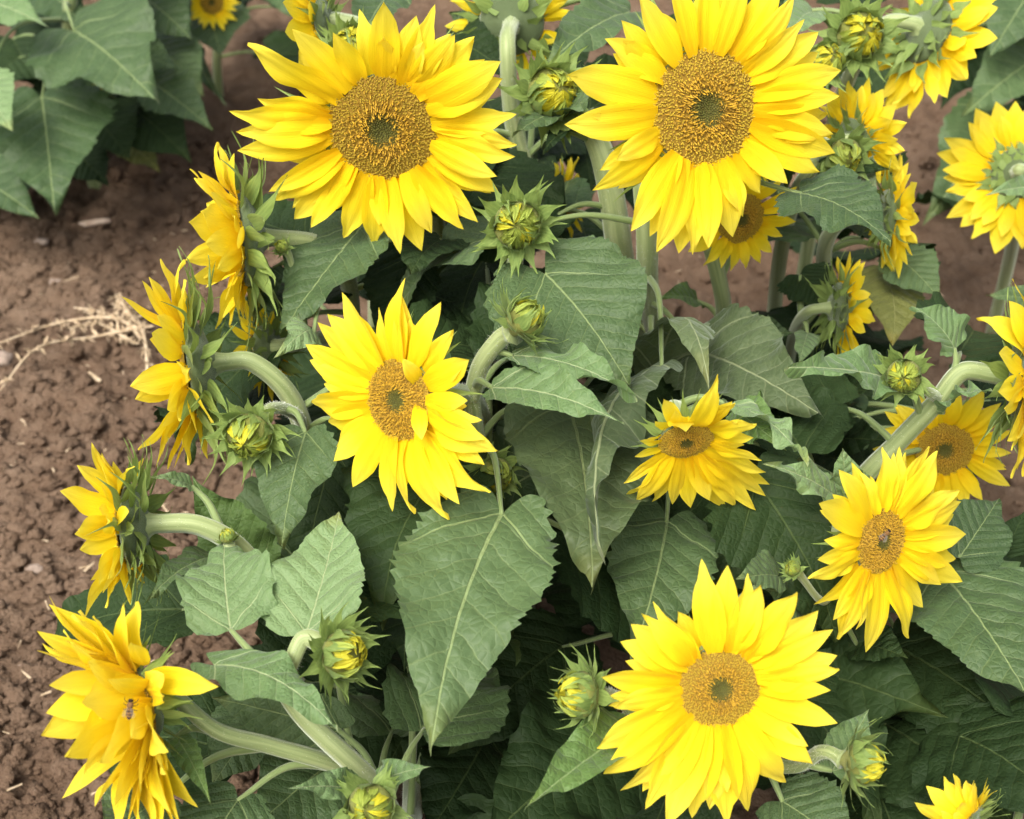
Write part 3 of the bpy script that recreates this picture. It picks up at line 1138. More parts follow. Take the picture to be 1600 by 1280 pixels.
# large flower, upper left
p1 = Plant((-0.06, 1.34), 'tall sunflower with the wide oval disc facing the viewer, upper left of the clump', G1)
flower(p1, 597, 202, 1.22, (-0.05, -0.56, 0.83), 88, 222, tips=[
    (600, 0), (650, 27), (681, 22), (711, 53), (741, 58), (783, 95), (787, 122), (806, 182), (809, 222), (806, 244), (777, 275), (779, 300),
    (747, 347), (722, 362), (675, 366), (659, 392), (622, 398), (580, 393), (536, 376), (486, 356), (460, 342), (425, 319), (420, 298),
    (370, 239), (370, 212), (358, 178), (402, 153), (387, 69), (456, 45), (520, 50)], n2=22, seed=3, neck=0.13, cup=(0.05, 0.3), disc=0)
# large flower, upper right
p2 = Plant((0.13, 1.32), 'tallest sunflower with a big disc, drooping lower petals, right of the wide oval one', G1)
flower(p2, 1102, 170, 1.18, (0.33, -0.22, 0.90), 93, 228, tips=[
    (1000, -10), (1052, -45), (1110, -55), (1165, -50), (1215, -30), (1246, -5), (1262, 33), (1278, 50), (1318, 108), (1312, 150), (1309, 184), (1305, 210),
    (1303, 238), (1280, 269), (1231, 287), (1190, 303), (1165, 340), (1145, 371), (1109, 388), (1086, 397), (1060, 396), (1030, 395), (1015, 370), (985, 362),
    (930, 300), (960, 250), (884, 197), (882, 117), (944, 61)], n2=22, seed=5, via=[(1040, 640, 1.62), (1014, 470, 1.42), (1010, 370, 1.33)], neck=0.09, cup=(-0.1, 0.2), disc=1, stem_r=(0.0105, 0.0068), hair=(0.3, 1))
# centre flower facing left
p3 = Plant((-0.05, 1.16), 'mid-sized sunflower turned left below the wide oval one, petals folding over its disc', G1)
flower(p3, 622, 625, 1.08, (-0.60, -0.16, 0.78), 66, 185, tips=[
    (612, 440), (628, 466), (686, 473), (736, 561), (731, 626), (742, 660), (758, 687), (771, 708), (751, 776), (721, 788), (686, 815), (705, 772),
    (630, 804), (606, 801), (552, 761), (522, 721), (499, 668), (473, 638), (503, 601), (485, 563), (478, 538), (497, 503), (515, 490), (537, 456)],
    n2=14, seed=8, disc=2, cup=(0.0, 0.18), extra=[(655, 600, -0.012, 630, 562, -0.035, 26), (655, 630, -0.012, 659, 688, -0.035, 26), (645, 575, 0.0, 640, 500, -0.02, 40)], neck=0.08)
# bottom flower
p4 = Plant((0.24, 0.98), 'sunflower facing the viewer low in front, nearest of the right side', G1)
flower(p4, 1125, 1075, 0.98, (0.10, -0.16, 0.98), 66, 200, tips=[
    (1098, 884), (1137, 883), (1175, 902), (1189, 911), (1244, 922), (1241, 950), (1278, 953), (1301, 982), (1308, 1024), (1309, 1042), (1299, 1079),
    (1308, 1130), (1270, 1194), (1262, 1165), (1229, 1237), (1182, 1276), (1137, 1292), (1112, 1268), (1082, 1285), (1041, 1292), (1010, 1268), (983, 1250),
    (942, 1209), (931, 1166), (957, 1101), (940, 1058), (985, 974), (1010, 967), (1021, 950)], n2=18, seed=11, disc=1, cup=(0.0, 0.2))
# right flower
p5 = Plant((0.40, 1.10), 'sunflower turned right, above and right of the lowest front flower', G1)
flower(p5, 1377, 846, 1.10, (0.52, -0.15, 0.84), 53, 158, tips=[
    (1276, 786), (1313, 735), (1350, 738), (1387, 703), (1410, 698), (1446, 696), (1466, 705), (1492, 764), (1502, 784), (1504, 803), (1507, 834),
    (1502, 874), (1498, 907), (1473, 916), (1440, 949), (1421, 998), (1357, 1022), (1345, 985), (1318, 996), (1303, 996), (1301, 969), (1264, 905), (1276, 874), (1289, 845)],
    n2=14, seed=14, disc=2, cup=(-0.1, 0.16), neck=0.07)
# nodding flower in the middle
p6 = Plant((0.17, 1.18), 'nodding sunflower under the curled leaf in the middle of the clump', G1)
flower(p6, 1072, 690, 1.09, (0.10, -0.78, 0.62), 45, 118, tips=[
    (1120, 604), (1148, 626), (1183, 659), (1163, 696), (1190, 717), (1197, 737), (1193, 770), (1175, 787), (1153, 797), (1131, 790), (1109, 782), (1079, 793),
    (1050, 788), (1021, 789), (995, 787), (978, 784), (985, 745), (991, 713), (1000, 690), (1055, 640)], n2=8, seed=17, disc=1, cup=(0.0, 0.35), extra=[(1060, 655, -0.01, 1072, 676, -0.05, 40)], stem_r=(0.006, 0.004), hair=None, neck=0.04, bflare=(0.0, 0.4))
# four on the left edge, facing left
p7 = Plant((-0.22, 1.36), 'side-on sunflower facing left, topmost of the row along the bare soil', G1)
flower(p7, 372, 375, 1.28, (-0.93, -0.08, 0.24), 76, 155, tips=[
    (344, 222), (325, 230), (294, 267), (310, 267), (314, 330), (295, 347), (288, 406), (300, 440), (332, 512), (369, 505), (352, 470), (330, 300), (392, 512), (362, 240), (340, 420), (325, 380)],
    sphere=True, n2=18, seed=21, neck=0.07, bracts=36, bl=1.1, cup=(0.0, 0.5))
p8 = Plant((-0.26, 1.24), 'side-on sunflower facing left, second of the row along the bare soil', G1)
flower(p8, 296, 572, 1.20, (-0.95, -0.12, 0.12), 76, 165, tips=[
    (256, 403), (270, 408), (233, 433), (222, 439), (190, 464), (289, 437), (206, 603), (219, 706), (230, 720), (259, 732), (275, 733), (294, 727), (335, 660), (308, 677), (262, 640), (240, 520)],
    sphere=True, n2=18, seed=24, via=[(530, 860, 1.42), (480, 690, 1.26), (448, 612, 1.22), (395, 566, 1.205)], neck=0.025, bracts=36, bl=1.15, cup=(0.0, 0.5), hair=(0.5, 1))
p9 = Plant((-0.27, 1.10), 'side-on sunflower facing left, third down the row along the bare soil', G1)
flower(p9, 198, 822, 1.10, (-0.95, -0.08, 0.02), 68, 140, tips=[
    (139, 694), (119, 728), (92, 770), (114, 825), (142, 912), (121, 953), (200, 725), (203, 800), (204, 945), (165, 950), (160, 815), (150, 700), (172, 905)],
    sphere=True, n2=14, seed=27, via=[(470, 1020, 1.28), (415, 915, 1.15), (370, 853, 1.12), (310, 820, 1.105)], neck=0.025, bracts=36, bl=1.15, cup=(0.0, 0.5), hair=(0.5, 1))
p10 = Plant((-0.19, 0.98), 'large sunflower with shaggy petals in the lower left corner, a bee in its disc', G1)
flower(p10, 212, 1095, 0.98, (-0.68, -0.24, 0.52), 66, 188, tips=[
    (78, 944), (62, 948), (58, 985), (58, 1017), (77, 1069), (73, 1111), (62, 1150), (109, 1211), (97, 1247), (162, 1236), (200, 1285), (232, 1300), (265, 1290), (294, 1271),
    (120, 955), (214, 940), (180, 950), (235, 1180), (262, 1210), (150, 1190), (180, 1260), (215, 1240), (150, 1262), (178, 1295), (215, 1310), (250, 1312), (284, 1290), (95, 1180), (120, 1100), (100, 1010), (130, 1040), (150, 960), (240, 1270)],
    sphere=True, loose=9, n2=10, seed=30, via=[(600, 1240, 1.16), (530, 1198, 1.07), (420, 1165, 1.035), (335, 1140, 1.01)], neck=0.0, cup=(0.0, 0.3), disc=2, bracts=33, stem_r=(0.0065, 0.0042),
    extra=[(232, 1060, -0.02, 338, 1074, -0.06, 44), (232, 1072, -0.02, 172, 1066, -0.065, 34), (225, 1040, -0.02, 205, 1000, -0.05, 30), (235, 1085, -0.02, 262, 1085, -0.06, 28), (240, 1110, -0.01, 210, 1142, -0.06, 24)])
# behind the tallest
p11 = Plant((0.20, 1.50), 'small dark-centred sunflower half hidden beneath the tallest flower', G1)
flower(p11, 1158, 342, 1.36, (0.35, -0.45, 0.80), 42, 98, n=20, n2=8, seed=33, disc=1, via=[(1112, 560, 1.66), (1130, 480, 1.52)], neck=0.06, hair=None, cup=(0.0, 0.25))
# right hand cluster
p12 = Plant((0.42, 1.72), 'sunflower turned right with its grey-green back showing, upper right', G1)
flower(p12, 1452, 52, 1.58, (0.72, -0.22, -0.42), 54, 138, wid=1.3, n=22, n2=12, seed=36, bracts=30, bl=0.75, neck=0.06, cup=(-0.05, 0.45))
p13 = Plant((0.36, 1.58), 'small sunflower peeking out right of the tallest flower, facing away right', G1)
flower(p13, 1338, 215, 1.46, (0.62, 0.30, -0.30), 34, 96, wid=1.35, n=18, n2=10, seed=39, neck=0.06, hair=None, cup=(0.0, 0.35))
p14 = Plant((0.45, 1.50), 'small sunflower behind the broad leaf right of the tallest flower, facing right', G1)
flower(p14, 1392, 335, 1.46, (0.78, 0.02, -0.05), 40, 100, wid=1.35, n=20, n2=12, seed=42, neck=0.06, hair=None, cup=(0.0, 0.4))
p15 = Plant((0.78, 1.88), 'sunflower seen from behind at the right edge, dark green back towards the viewer', G2)
flower(p15, 1588, 272, 1.66, (0.25, 0.05, -0.86), 40, 128, wid=1.2, n=24, n2=14, seed=45, neck=0.07, bracts=39, bl=0.6, cup=(-0.1, 0.1), bflare=(0.0, 0.3))
p16 = Plant((0.42, 1.22), 'sunflower turned right on a thick pale forked stem at the right edge', G1)
flower(p16, 1606, 590, 1.20, (0.80, -0.10, 0.35), 70, 165, sphere=True, tips=[(1588, 434), (1604, 438), (1541, 491), (1560, 552), (1572, 640), (1578, 690), (1582, 748), (1562, 612), (1600, 745), (1575, 470), (1620, 430), (1625, 740)], n2=14, seed=48, via=[(1270, 880, 1.40), (1335, 765, 1.28), (1400, 695, 1.25), (1462, 630, 1.225), (1502, 582, 1.215)], neck=0.03, bracts=36, bl=1.1, hair=(0.5, 1), stem_r=(0.0080, 0.0066), cup=(0.0, 0.3))
p17 = Plant((0.52, 1.36), 'shaded sunflower with a dark disc behind the thick forked stem', G1)
flower(p17, 1476, 702, 1.36, (-0.10, -0.35, 0.90), 46, 112, n=22, n2=10, seed=51, disc=1, hair=None, cup=(0.0, 0.25))
p18 = Plant((0.36, 1.42), 'side-on sunflower with ragged petals facing right above the pale pointed leaf', G1)
flower(p18, 1316, 482, 1.42, (0.86, 0.0, -0.12), 42, 86, wid=1.4, n=22, n2=8, seed=54, stem_r=(0.006, 0.0042), neck=0.03, bracts=36, bl=1.1, cup=(0.0, 0.6), hair=None)
p19 = Plant((0.43, 0.90), 'cropped sunflower with few petals in the bottom right corner', G1)
flower(p19, 1506, 1282, 1.00, (-0.55, 0.50, -0.25), 38, 92, tips=[(1430, 1252), (1447, 1228), (1470, 1214), (1486, 1210), (1505, 1218), (1520, 1222), (1425, 1300)], n2=6, seed=57, bracts=30, bl=1.0, hair=None, sphere=True, neck=0.05)
p21 = Plant((-0.20, 1.62), 'sunflower peeking out behind the upper left petals of the wide oval flower', G1)
flower(p21, 500, 36, 1.42, (-0.80, -0.05, -0.15), 42, 126, wid=1.4, n=16, n2=6, seed=60, neck=0.05, hair=None, cup=(0.0, 0.3))
p22 = Plant((0.06, 1.62), 'sunflower seen from the back between the two largest, on a straight white fuzzy stem', G1)
flower(p22, 800, 34, 1.48, (0.05, 0.42, -0.85), 52, 104, n=14, n2=4, seed=63, via=[(885, 440, 1.62), (862, 350, 1.54), (806, 215, 1.475)], neck=0.06, hair=(0.4, 1), stem_r=(0.0085, 0.0062), cup=(-0.1, 0.2), bracts=18, bl=0.8, bflare=(0.0, 0.3))
p23 = Plant((0.10, 1.86), 'sunflower mostly hidden between the stems under the two largest flowers', G1)
flower(p23, 884, 312, 1.52, (0.75, 0.0, 0.35), 34, 76, n=16, n2=4, seed=66, neck=0.05, hair=None, prot=False)
p24 = Plant((-0.20, 1.56), 'sunflower mostly hidden behind the two upper flowers facing the bare soil', G1)
flower(p24, 414, 545, 1.38, (-0.75, -0.1, -0.35), 40, 88, n=18, n2=6, seed=69, neck=0.05, hair=None, prot=False)
# a stalk that bears only a bud
p25 = Plant((0.12, 1.46), 'thick-stalked sunflower bearing only a half-open bud, between the two largest', G1)
p25.stem([p25.root, P(985, 560, 1.62), P(968, 395, 1.42), P(948, 270, 1.36), P(925, 200, 1.35)], 0.0135, 0.0095, hair=(0.45, 1), sides=12)
p26 = Plant((-0.12, 1.08), 'sunflower stalk with pale leaves and a yellow-tipped bud, lower left', G1)
p26.stem([p26.root, P(640, 1290, 1.20), P(575, 1215, 1.06), P(480, 1125, 1.02), P(432, 1060, 1.02)], 0.0085, 0.0055, hair=(0.4, 1))
p27 = Plant((0.02, 1.24), 'sunflower stalk crowned by a fuzzy bud on a bent white neck in the centre', G1)
p27.stem([p27.root, P(800, 850, 1.36), P(752, 720, 1.22), P(735, 610, 1.17)], 0.0085, 0.0058, hair=(0.5, 1))

# ------------------------------------------------------------------ buds
bud(p22, 808, 352, 1.20, (-0.05, -0.16, 0.95), 47, 0.45, via=[(812, 440, 1.30), (806, 400, 1.26)], seed=1, stem_r=(0.0075, 0.0055), outer=24, inner=18, join=(860, 470, 1.6))
bud(p25, 866, 145, 1.30, (0.30, 0.0, 0.90), 52, 0.6, join=(925, 200, 1.35), via=[(905, 178, 1.36)], seed=2, outer=22)
bud(p27, 820, 498, 1.13, (0.58, 0.62, 0.30), 41, 0.15, join=(735, 610, 1.17), via=[(752, 570, 1.16), (782, 530, 1.145)], seed=3, stem_r=(0.0062, 0.0068), outer=26, flare=1.3)
bud(p8, 388, 682, 1.12, (-0.08, -0.45, 0.85), 46, 0.3, join=(478, 680, 1.255), via=[(462, 648, 1.21), (425, 638, 1.16)], seed=4, outer=22)
bud(p26, 538, 1022, 0.99, (0.72, 0.05, 0.55), 48, 0.7, join=(432, 1060, 1.02), via=[(455, 1035, 1.0), (472, 1000, 1.0), (492, 1000, 1.0)], seed=5, stem_r=(0.005, 0.0062), outer=22)
bud(p4, 905, 1085, 0.99, (-0.85, 0.10, 0.35), 46, 0.7, seed=6, outer=22, via=[(1010, 1110, 1.08), (960, 1088, 1.03)])
bud(p4, 1348, 1192, 1.0, (0.80, -0.05, 0.40), 44, 0.8, seed=7, outer=22, via=[(1215, 1195, 1.06), (1285, 1175, 1.02)])
bud(p16, 1412, 588, 1.16, (-0.30, -0.15, 0.90), 34, 0.2, join=(1470, 625, 1.22), via=[(1450, 612, 1.2)], seed=8, outer=20, stem_r=(0.004, 0.004))
bud(p12, 1345, 55, 1.42, (0.05, -0.1, 0.95), 46, 0.7, seed=9, outer=22, hair=None)
bud(p13, 1320, 245, 1.36, (0.20, -0.5, 0.70), 36, 0.2, seed=10, outer=18, hair=None)
bud(p26, 578, 1262, 0.98, (-0.1, 0.05, 0.95), 46, 0.3, join=(575, 1215, 1.06), via=[(585, 1235, 1.05)], seed=11, outer=20)
bud(p12, 1292, 95, 1.40, (0.2, 0.2, 0.85), 34, 0.85, seed=12, outer=16, hair=None)
bud(p21, 548, 70, 1.38, (0.0, 0.1, 0.95), 38, 0.4, seed=13, outer=20, hair=None)
bud(p5, 1238, 888, 1.10, (-0.5, 0.3, 0.5), 16, 0.1, seed=14, outer=14, hair=None, stem_r=(0.0028, 0.0025))
bud(p3, 775, 742, 1.16, (0.35, -0.3, 0.75), 34, 0.1, seed=15, outer=18, hair=None)
bud(p9, 355, 838, 1.10, (-0.2, 0.9, 0.3), 16, 0.5, seed=16, outer=14, join=(365, 850, 1.15), hair=None, stem_r=(0.003, 0.0028))
bud(p1, 440, 385, 1.27, (-0.3, 0.3, 0.5), 14, 0.1, seed=17, outer=12, hair=None, stem_r=(0.0028, 0.0025), prot=False)

# ------------------------------------------------------------------ leaves one can name
leaf(p27, (785, 802, 1.10), (674, 1172, 0.96), 250, 'm', fold=0.10, arch=0.05, wave=0.035, lobe=0.10, teeth=22, label='broad serrated leaf hanging in the middle')
leaf(p26, (478, 990, 1.03), (530, 800, 1.10), 175, 'y', roll=-15, fold=0.25, arch=0.02, wave=0.04, lobe=0.04, teeth=15)
leaf(p26, (360, 985, 1.03), (352, 835, 1.12), 150, 'y', roll=0, fold=0.12, wave=0.09, lobe=0.03, teeth=8, tooth=0.10, join=(432, 1060, 1.02))
leaf(p26, (335, 1040, 1.0), (528, 1142, 0.95), 105, 'y', roll=-28, fold=-0.15, arch=0.14, wave=0.04, teeth=10, tooth=0.03, join=(432, 1060, 1.02))
leaf(p8, (478, 675, 1.16), (440, 856, 1.12), 135, 'm', roll=12, fold=0.18, wave=0.06, lobe=0.05, teeth=12, tooth=0.1)
leaf(p1, (566, 352, 1.31), (438, 522, 1.235), 165, 'm', roll=20, fold=0.10, wave=0.03, teeth=14, arch=0.03)
leaf(p25, (852, 428, 1.22), (985, 606, 1.16), 262, 'm', roll=0, fold=0.06, wave=0.035, teeth=19, lobe=0.2, tooth=0.05, join=(905, 520, 1.5))
leaf(p27, (800, 556, 1.15), (996, 622, 1.10), 92, 'y', roll=-25, fold=0.05, arch=0.10, wave=0.09, teeth=9, lobe=0.03)
leaf(p27, (768, 606, 1.13), (976, 664, 1.07), 92, 'y', roll=-10, fold=0.2, arch=0.08, wave=0.03, teeth=13, lobe=0.02)
leaf(p2, (888, 630, 1.22), (926, 916, 1.07), 250, 'o', roll=-8, fold=0.10, arch=0.05, wave=0.05, teeth=14, lobe=0.08, tooth=0.05, join=(1040, 640, 1.62), label='large greyish leaf hanging beside the nodding flower')
leaf(p2, (1035, 572, 1.24), (938, 868, 1.06), 90, 'g', roll=34, fold=-0.25, arch=0.16, wave=0.05, teeth=12, lobe=0.05, tooth=0.03, curl=0.05, label='greyish leaf edge curling down over the nodding flower')
leaf(p2, (1025, 590, 1.34), (1108, 600, 1.18), 120, 'g', roll=-20, fold=-0.3, arch=0.35, wave=0.04, teeth=10, lobe=0.05, prot=False)
leaf(p2, (1085, 548, 1.34), (1285, 650, 1.20), 185, 'g', roll=12, fold=0.08, arch=0.10, wave=0.05, teeth=16, lobe=0.12)
leaf(p6, (1042, 815, 1.22), (985, 1038, 1.10), 175, 'm', roll=0, fold=0.10, arch=0.05, wave=0.04, teeth=16, lobe=0.12)
leaf(p2, (1250, 302, 1.24), (1392, 378, 1.18), 160, 'm', roll=-12, fold=0.10, wave=0.05, arch=0.10, teeth=15, lobe=0.10)
leaf(p5, (1470, 892, 1.21), (1612, 1098, 1.08), 235, 'm', roll=0, fold=0.08, wave=0.03, arch=0.05, teeth=18, lobe=0.14)
leaf(p5, (1190, 868, 1.18), (1182, 806, 1.24), 112, 'm', roll=0, fold=0.05, teeth=9, lobe=0.1, prot=False)
leaf(p16, (1392, 592, 1.19), (1228, 574, 1.10), 84, 'y', roll=8, fold=0.15, arch=0.05, teeth=11, lobe=0.02, wave=0.06, join=(1440, 650, 1.23))
leaf(p16, (1492, 545, 1.22), (1425, 478, 1.22), 84, 'y', roll=10, fold=0.15, arch=0.12, teeth=8, wave=0.08, lobe=0.02, join=(1490, 605, 1.215))
leaf(p16, (1475, 645, 1.22), (1552, 612, 1.14), 40, 'y', roll=-10, fold=0.3, arch=0.1, teeth=7, wave=0.06, lobe=0.0, prot=False, join=(1450, 650, 1.23))
leaf(p5, (1308, 778, 1.14), (1194, 724, 1.08), 66, 'y', roll=5, fold=0.15, arch=0.06, teeth=10, wave=0.05, lobe=0.02)
leaf(p5, (1318, 785, 1.15), (1316, 700, 1.13), 78, 'y', roll=0, fold=0.2, teeth=9, wave=0.06, lobe=0.02)
leaf(p6, (1140, 632, 1.17), (1262, 730, 1.10), 62, 'y', roll=-35, fold=0.1, arch=0.10, teeth=9, wave=0.07, lobe=0.02)
leaf(p6, (1150, 640, 1.22), (1225, 700, 1.14), 88, 'b', roll=30, fold=-0.2, arch=0.14, teeth=9, wave=0.06, lobe=0.04, prot=False)
leaf(p26, (592, 1225, 1.02), (674, 1198, 0.97), 52, 'y', roll=0, fold=0.2, teeth=8, lobe=0.0, tooth=0.03)
leaf(p26, (560, 1236, 1.02), (452, 1232, 0.96), 58, 'y', roll=0, fold=0.2, teeth=8, lobe=0.0, tooth=0.03)
leaf(p4, (985, 1142, 1.02), (820, 1264, 0.93), 100, 'b', roll=15, fold=0.5, arch=0.06, teeth=12, lobe=0.02, wave=0.03, tooth=0.04)
leaf(p4, (1222, 1252, 1.05), (1345, 1345, 1.0), 150, 'm', roll=0, fold=0.08, teeth=13, lobe=0.13, join=(1180, 1210, 1.07))
leaf(p4, (1300, 1205, 1.03), (1358, 1108, 1.05), 72, 'y', roll=0, fold=0.15, teeth=9, lobe=0.03, wave=0.07)
leaf(p25, (905, 175, 1.34), (800, 215, 1.26), 74, 'm', roll=20, fold=0.1, teeth=10, lobe=0.05)
leaf(p25, (935, 205, 1.36), (848, 238, 1.26), 66, 'd', roll=25, fold=0.2, teeth=10, lobe=0.05)
leaf(p25, (870, 205, 1.33), (945, 148, 1.24), 62, 'm', roll=-15, fold=0.3, teeth=9, lobe=0.02, wave=0.06)
leaf(p22, (985, 20, 1.52), (845, 110, 1.38), 110, 'm', roll=0, fold=0.12, teeth=13, lobe=0.08, arch=0.08)
leaf(p22, (700, 60, 1.50), (810, 130, 1.44), 84, 'd', roll=20, fold=0.15, teeth=12, lobe=0.08)
leaf(p21, (610, -10, 1.55), (560, 75, 1.46), 90, 'm', roll=0, fold=0.1, teeth=11)
leaf(p7, (490, 528, 1.24), (428, 560, 1.18), 70, 'y', roll=-20, fold=-0.2, arch=0.3, teeth=8, lobe=0.0, wave=0.05)
leaf(p7, (425, 420, 1.34), (395, 510, 1.30), 60, 'm', roll=10, fold=0.2, teeth=9, lobe=0.05, prot=False)
leaf(p9, (300, 760, 1.12), (235, 745, 1.08), 30, 'y', roll=0, fold=0.3, teeth=6, lobe=0.0, tooth=0.02, prot=False, join=(335, 832, 1.13))
leaf(p9, (405, 900, 1.24), (300, 745, 1.22), 120, 'b', roll=-15, fold=0.15, teeth=11, lobe=0.05, wave=0.06, prot=False)
leaf(p9, (335, 870, 1.14), (230, 940, 1.05), 60, 'm', roll=10, fold=0.2, teeth=9, lobe=0.05, prot=False, join=(400, 885, 1.19))
leaf(p10, (275, 1150, 1.02), (330, 1258, 0.97), 42, 'b', roll=-10, fold=0.2, teeth=8, lobe=0.0, prot=False, join=(330, 1150, 1.02))
leaf(p10, (372, 1250, 1.02), (300, 1380, 0.97), 150, 'm', roll=0, fold=0.08, teeth=12, lobe=0.14, join=(520, 1195, 1.07))
leaf(p10, (250, 1250, 1.08), (150, 1330, 1.0), 130, 'm', roll=0, fold=0.08, teeth=12, lobe=0.1, prot=False, join=(420, 1165, 1.03))
# broad shaded leaves further in
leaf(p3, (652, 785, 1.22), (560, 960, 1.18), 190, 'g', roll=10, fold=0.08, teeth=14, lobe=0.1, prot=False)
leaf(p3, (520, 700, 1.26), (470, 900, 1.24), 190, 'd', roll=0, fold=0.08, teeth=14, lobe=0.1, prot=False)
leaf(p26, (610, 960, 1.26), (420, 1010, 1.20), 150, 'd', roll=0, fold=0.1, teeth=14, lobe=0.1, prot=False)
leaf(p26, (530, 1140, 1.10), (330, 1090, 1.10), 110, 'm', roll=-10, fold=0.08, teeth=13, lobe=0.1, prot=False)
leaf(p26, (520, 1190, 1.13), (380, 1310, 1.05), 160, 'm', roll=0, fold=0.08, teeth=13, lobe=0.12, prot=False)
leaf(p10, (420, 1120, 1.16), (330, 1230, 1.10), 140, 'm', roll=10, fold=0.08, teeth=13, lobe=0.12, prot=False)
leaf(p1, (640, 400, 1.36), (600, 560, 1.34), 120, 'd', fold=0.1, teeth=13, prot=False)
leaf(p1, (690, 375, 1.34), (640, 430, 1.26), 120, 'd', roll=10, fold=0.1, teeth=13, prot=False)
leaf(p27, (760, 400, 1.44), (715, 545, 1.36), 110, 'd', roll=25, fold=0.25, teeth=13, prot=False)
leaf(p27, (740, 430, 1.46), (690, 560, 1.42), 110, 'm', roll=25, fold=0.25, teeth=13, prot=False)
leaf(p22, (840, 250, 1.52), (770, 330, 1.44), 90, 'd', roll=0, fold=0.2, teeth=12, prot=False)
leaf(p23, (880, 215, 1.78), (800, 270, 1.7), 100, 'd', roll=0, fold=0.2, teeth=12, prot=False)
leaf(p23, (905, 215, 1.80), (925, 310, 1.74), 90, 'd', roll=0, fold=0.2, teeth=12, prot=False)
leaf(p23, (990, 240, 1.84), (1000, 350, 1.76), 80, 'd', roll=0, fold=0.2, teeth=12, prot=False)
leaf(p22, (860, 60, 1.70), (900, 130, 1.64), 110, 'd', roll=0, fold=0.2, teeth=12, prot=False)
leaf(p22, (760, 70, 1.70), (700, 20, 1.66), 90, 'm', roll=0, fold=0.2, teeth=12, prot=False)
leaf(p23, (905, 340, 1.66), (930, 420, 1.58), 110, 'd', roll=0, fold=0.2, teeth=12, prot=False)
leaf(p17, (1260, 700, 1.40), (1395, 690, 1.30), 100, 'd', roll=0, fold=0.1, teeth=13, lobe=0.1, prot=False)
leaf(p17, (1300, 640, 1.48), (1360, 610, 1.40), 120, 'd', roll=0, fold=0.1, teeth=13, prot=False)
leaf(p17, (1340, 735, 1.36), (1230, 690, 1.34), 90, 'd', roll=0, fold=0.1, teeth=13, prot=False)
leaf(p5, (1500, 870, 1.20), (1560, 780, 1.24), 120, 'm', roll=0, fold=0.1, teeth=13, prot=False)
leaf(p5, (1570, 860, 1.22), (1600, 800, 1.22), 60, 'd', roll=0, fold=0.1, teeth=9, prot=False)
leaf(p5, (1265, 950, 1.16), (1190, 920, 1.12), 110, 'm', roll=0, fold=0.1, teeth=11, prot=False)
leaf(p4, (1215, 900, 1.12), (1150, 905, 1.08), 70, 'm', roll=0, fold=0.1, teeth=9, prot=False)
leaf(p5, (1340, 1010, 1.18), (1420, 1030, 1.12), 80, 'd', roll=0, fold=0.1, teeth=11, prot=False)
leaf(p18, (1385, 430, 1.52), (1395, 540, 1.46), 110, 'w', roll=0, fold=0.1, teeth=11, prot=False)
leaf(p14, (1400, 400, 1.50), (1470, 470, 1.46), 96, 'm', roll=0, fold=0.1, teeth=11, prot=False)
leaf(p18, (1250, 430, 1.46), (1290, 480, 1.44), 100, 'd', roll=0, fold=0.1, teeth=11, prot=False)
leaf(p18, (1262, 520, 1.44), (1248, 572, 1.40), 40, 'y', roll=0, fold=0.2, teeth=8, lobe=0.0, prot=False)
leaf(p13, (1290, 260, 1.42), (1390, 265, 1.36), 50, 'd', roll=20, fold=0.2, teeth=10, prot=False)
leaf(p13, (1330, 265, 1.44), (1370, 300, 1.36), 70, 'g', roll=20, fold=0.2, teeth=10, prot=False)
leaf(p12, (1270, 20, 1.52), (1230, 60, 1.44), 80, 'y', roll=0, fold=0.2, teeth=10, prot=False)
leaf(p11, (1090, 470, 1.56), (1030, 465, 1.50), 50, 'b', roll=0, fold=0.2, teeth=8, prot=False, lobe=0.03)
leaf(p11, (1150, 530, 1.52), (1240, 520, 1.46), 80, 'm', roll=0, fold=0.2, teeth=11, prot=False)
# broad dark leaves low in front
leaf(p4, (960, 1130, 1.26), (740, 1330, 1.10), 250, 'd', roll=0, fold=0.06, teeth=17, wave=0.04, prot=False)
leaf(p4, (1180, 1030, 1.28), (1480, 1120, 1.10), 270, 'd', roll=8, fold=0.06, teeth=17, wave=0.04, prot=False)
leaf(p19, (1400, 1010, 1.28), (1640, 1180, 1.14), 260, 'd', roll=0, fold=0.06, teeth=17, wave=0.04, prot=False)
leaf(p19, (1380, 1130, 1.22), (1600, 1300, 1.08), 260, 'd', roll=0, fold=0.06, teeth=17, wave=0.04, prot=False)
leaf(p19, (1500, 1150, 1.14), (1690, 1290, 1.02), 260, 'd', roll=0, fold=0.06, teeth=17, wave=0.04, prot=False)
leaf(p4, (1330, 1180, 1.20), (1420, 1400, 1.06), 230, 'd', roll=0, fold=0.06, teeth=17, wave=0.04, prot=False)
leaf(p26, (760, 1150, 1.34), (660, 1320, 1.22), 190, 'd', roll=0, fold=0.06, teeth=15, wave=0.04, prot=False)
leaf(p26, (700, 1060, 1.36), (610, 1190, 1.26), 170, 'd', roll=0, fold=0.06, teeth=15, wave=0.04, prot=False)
leaf(p4, (880, 1010, 1.34), (700, 1180, 1.26), 220, 'd', roll=0, fold=0.06, teeth=17, wave=0.04, prot=False)

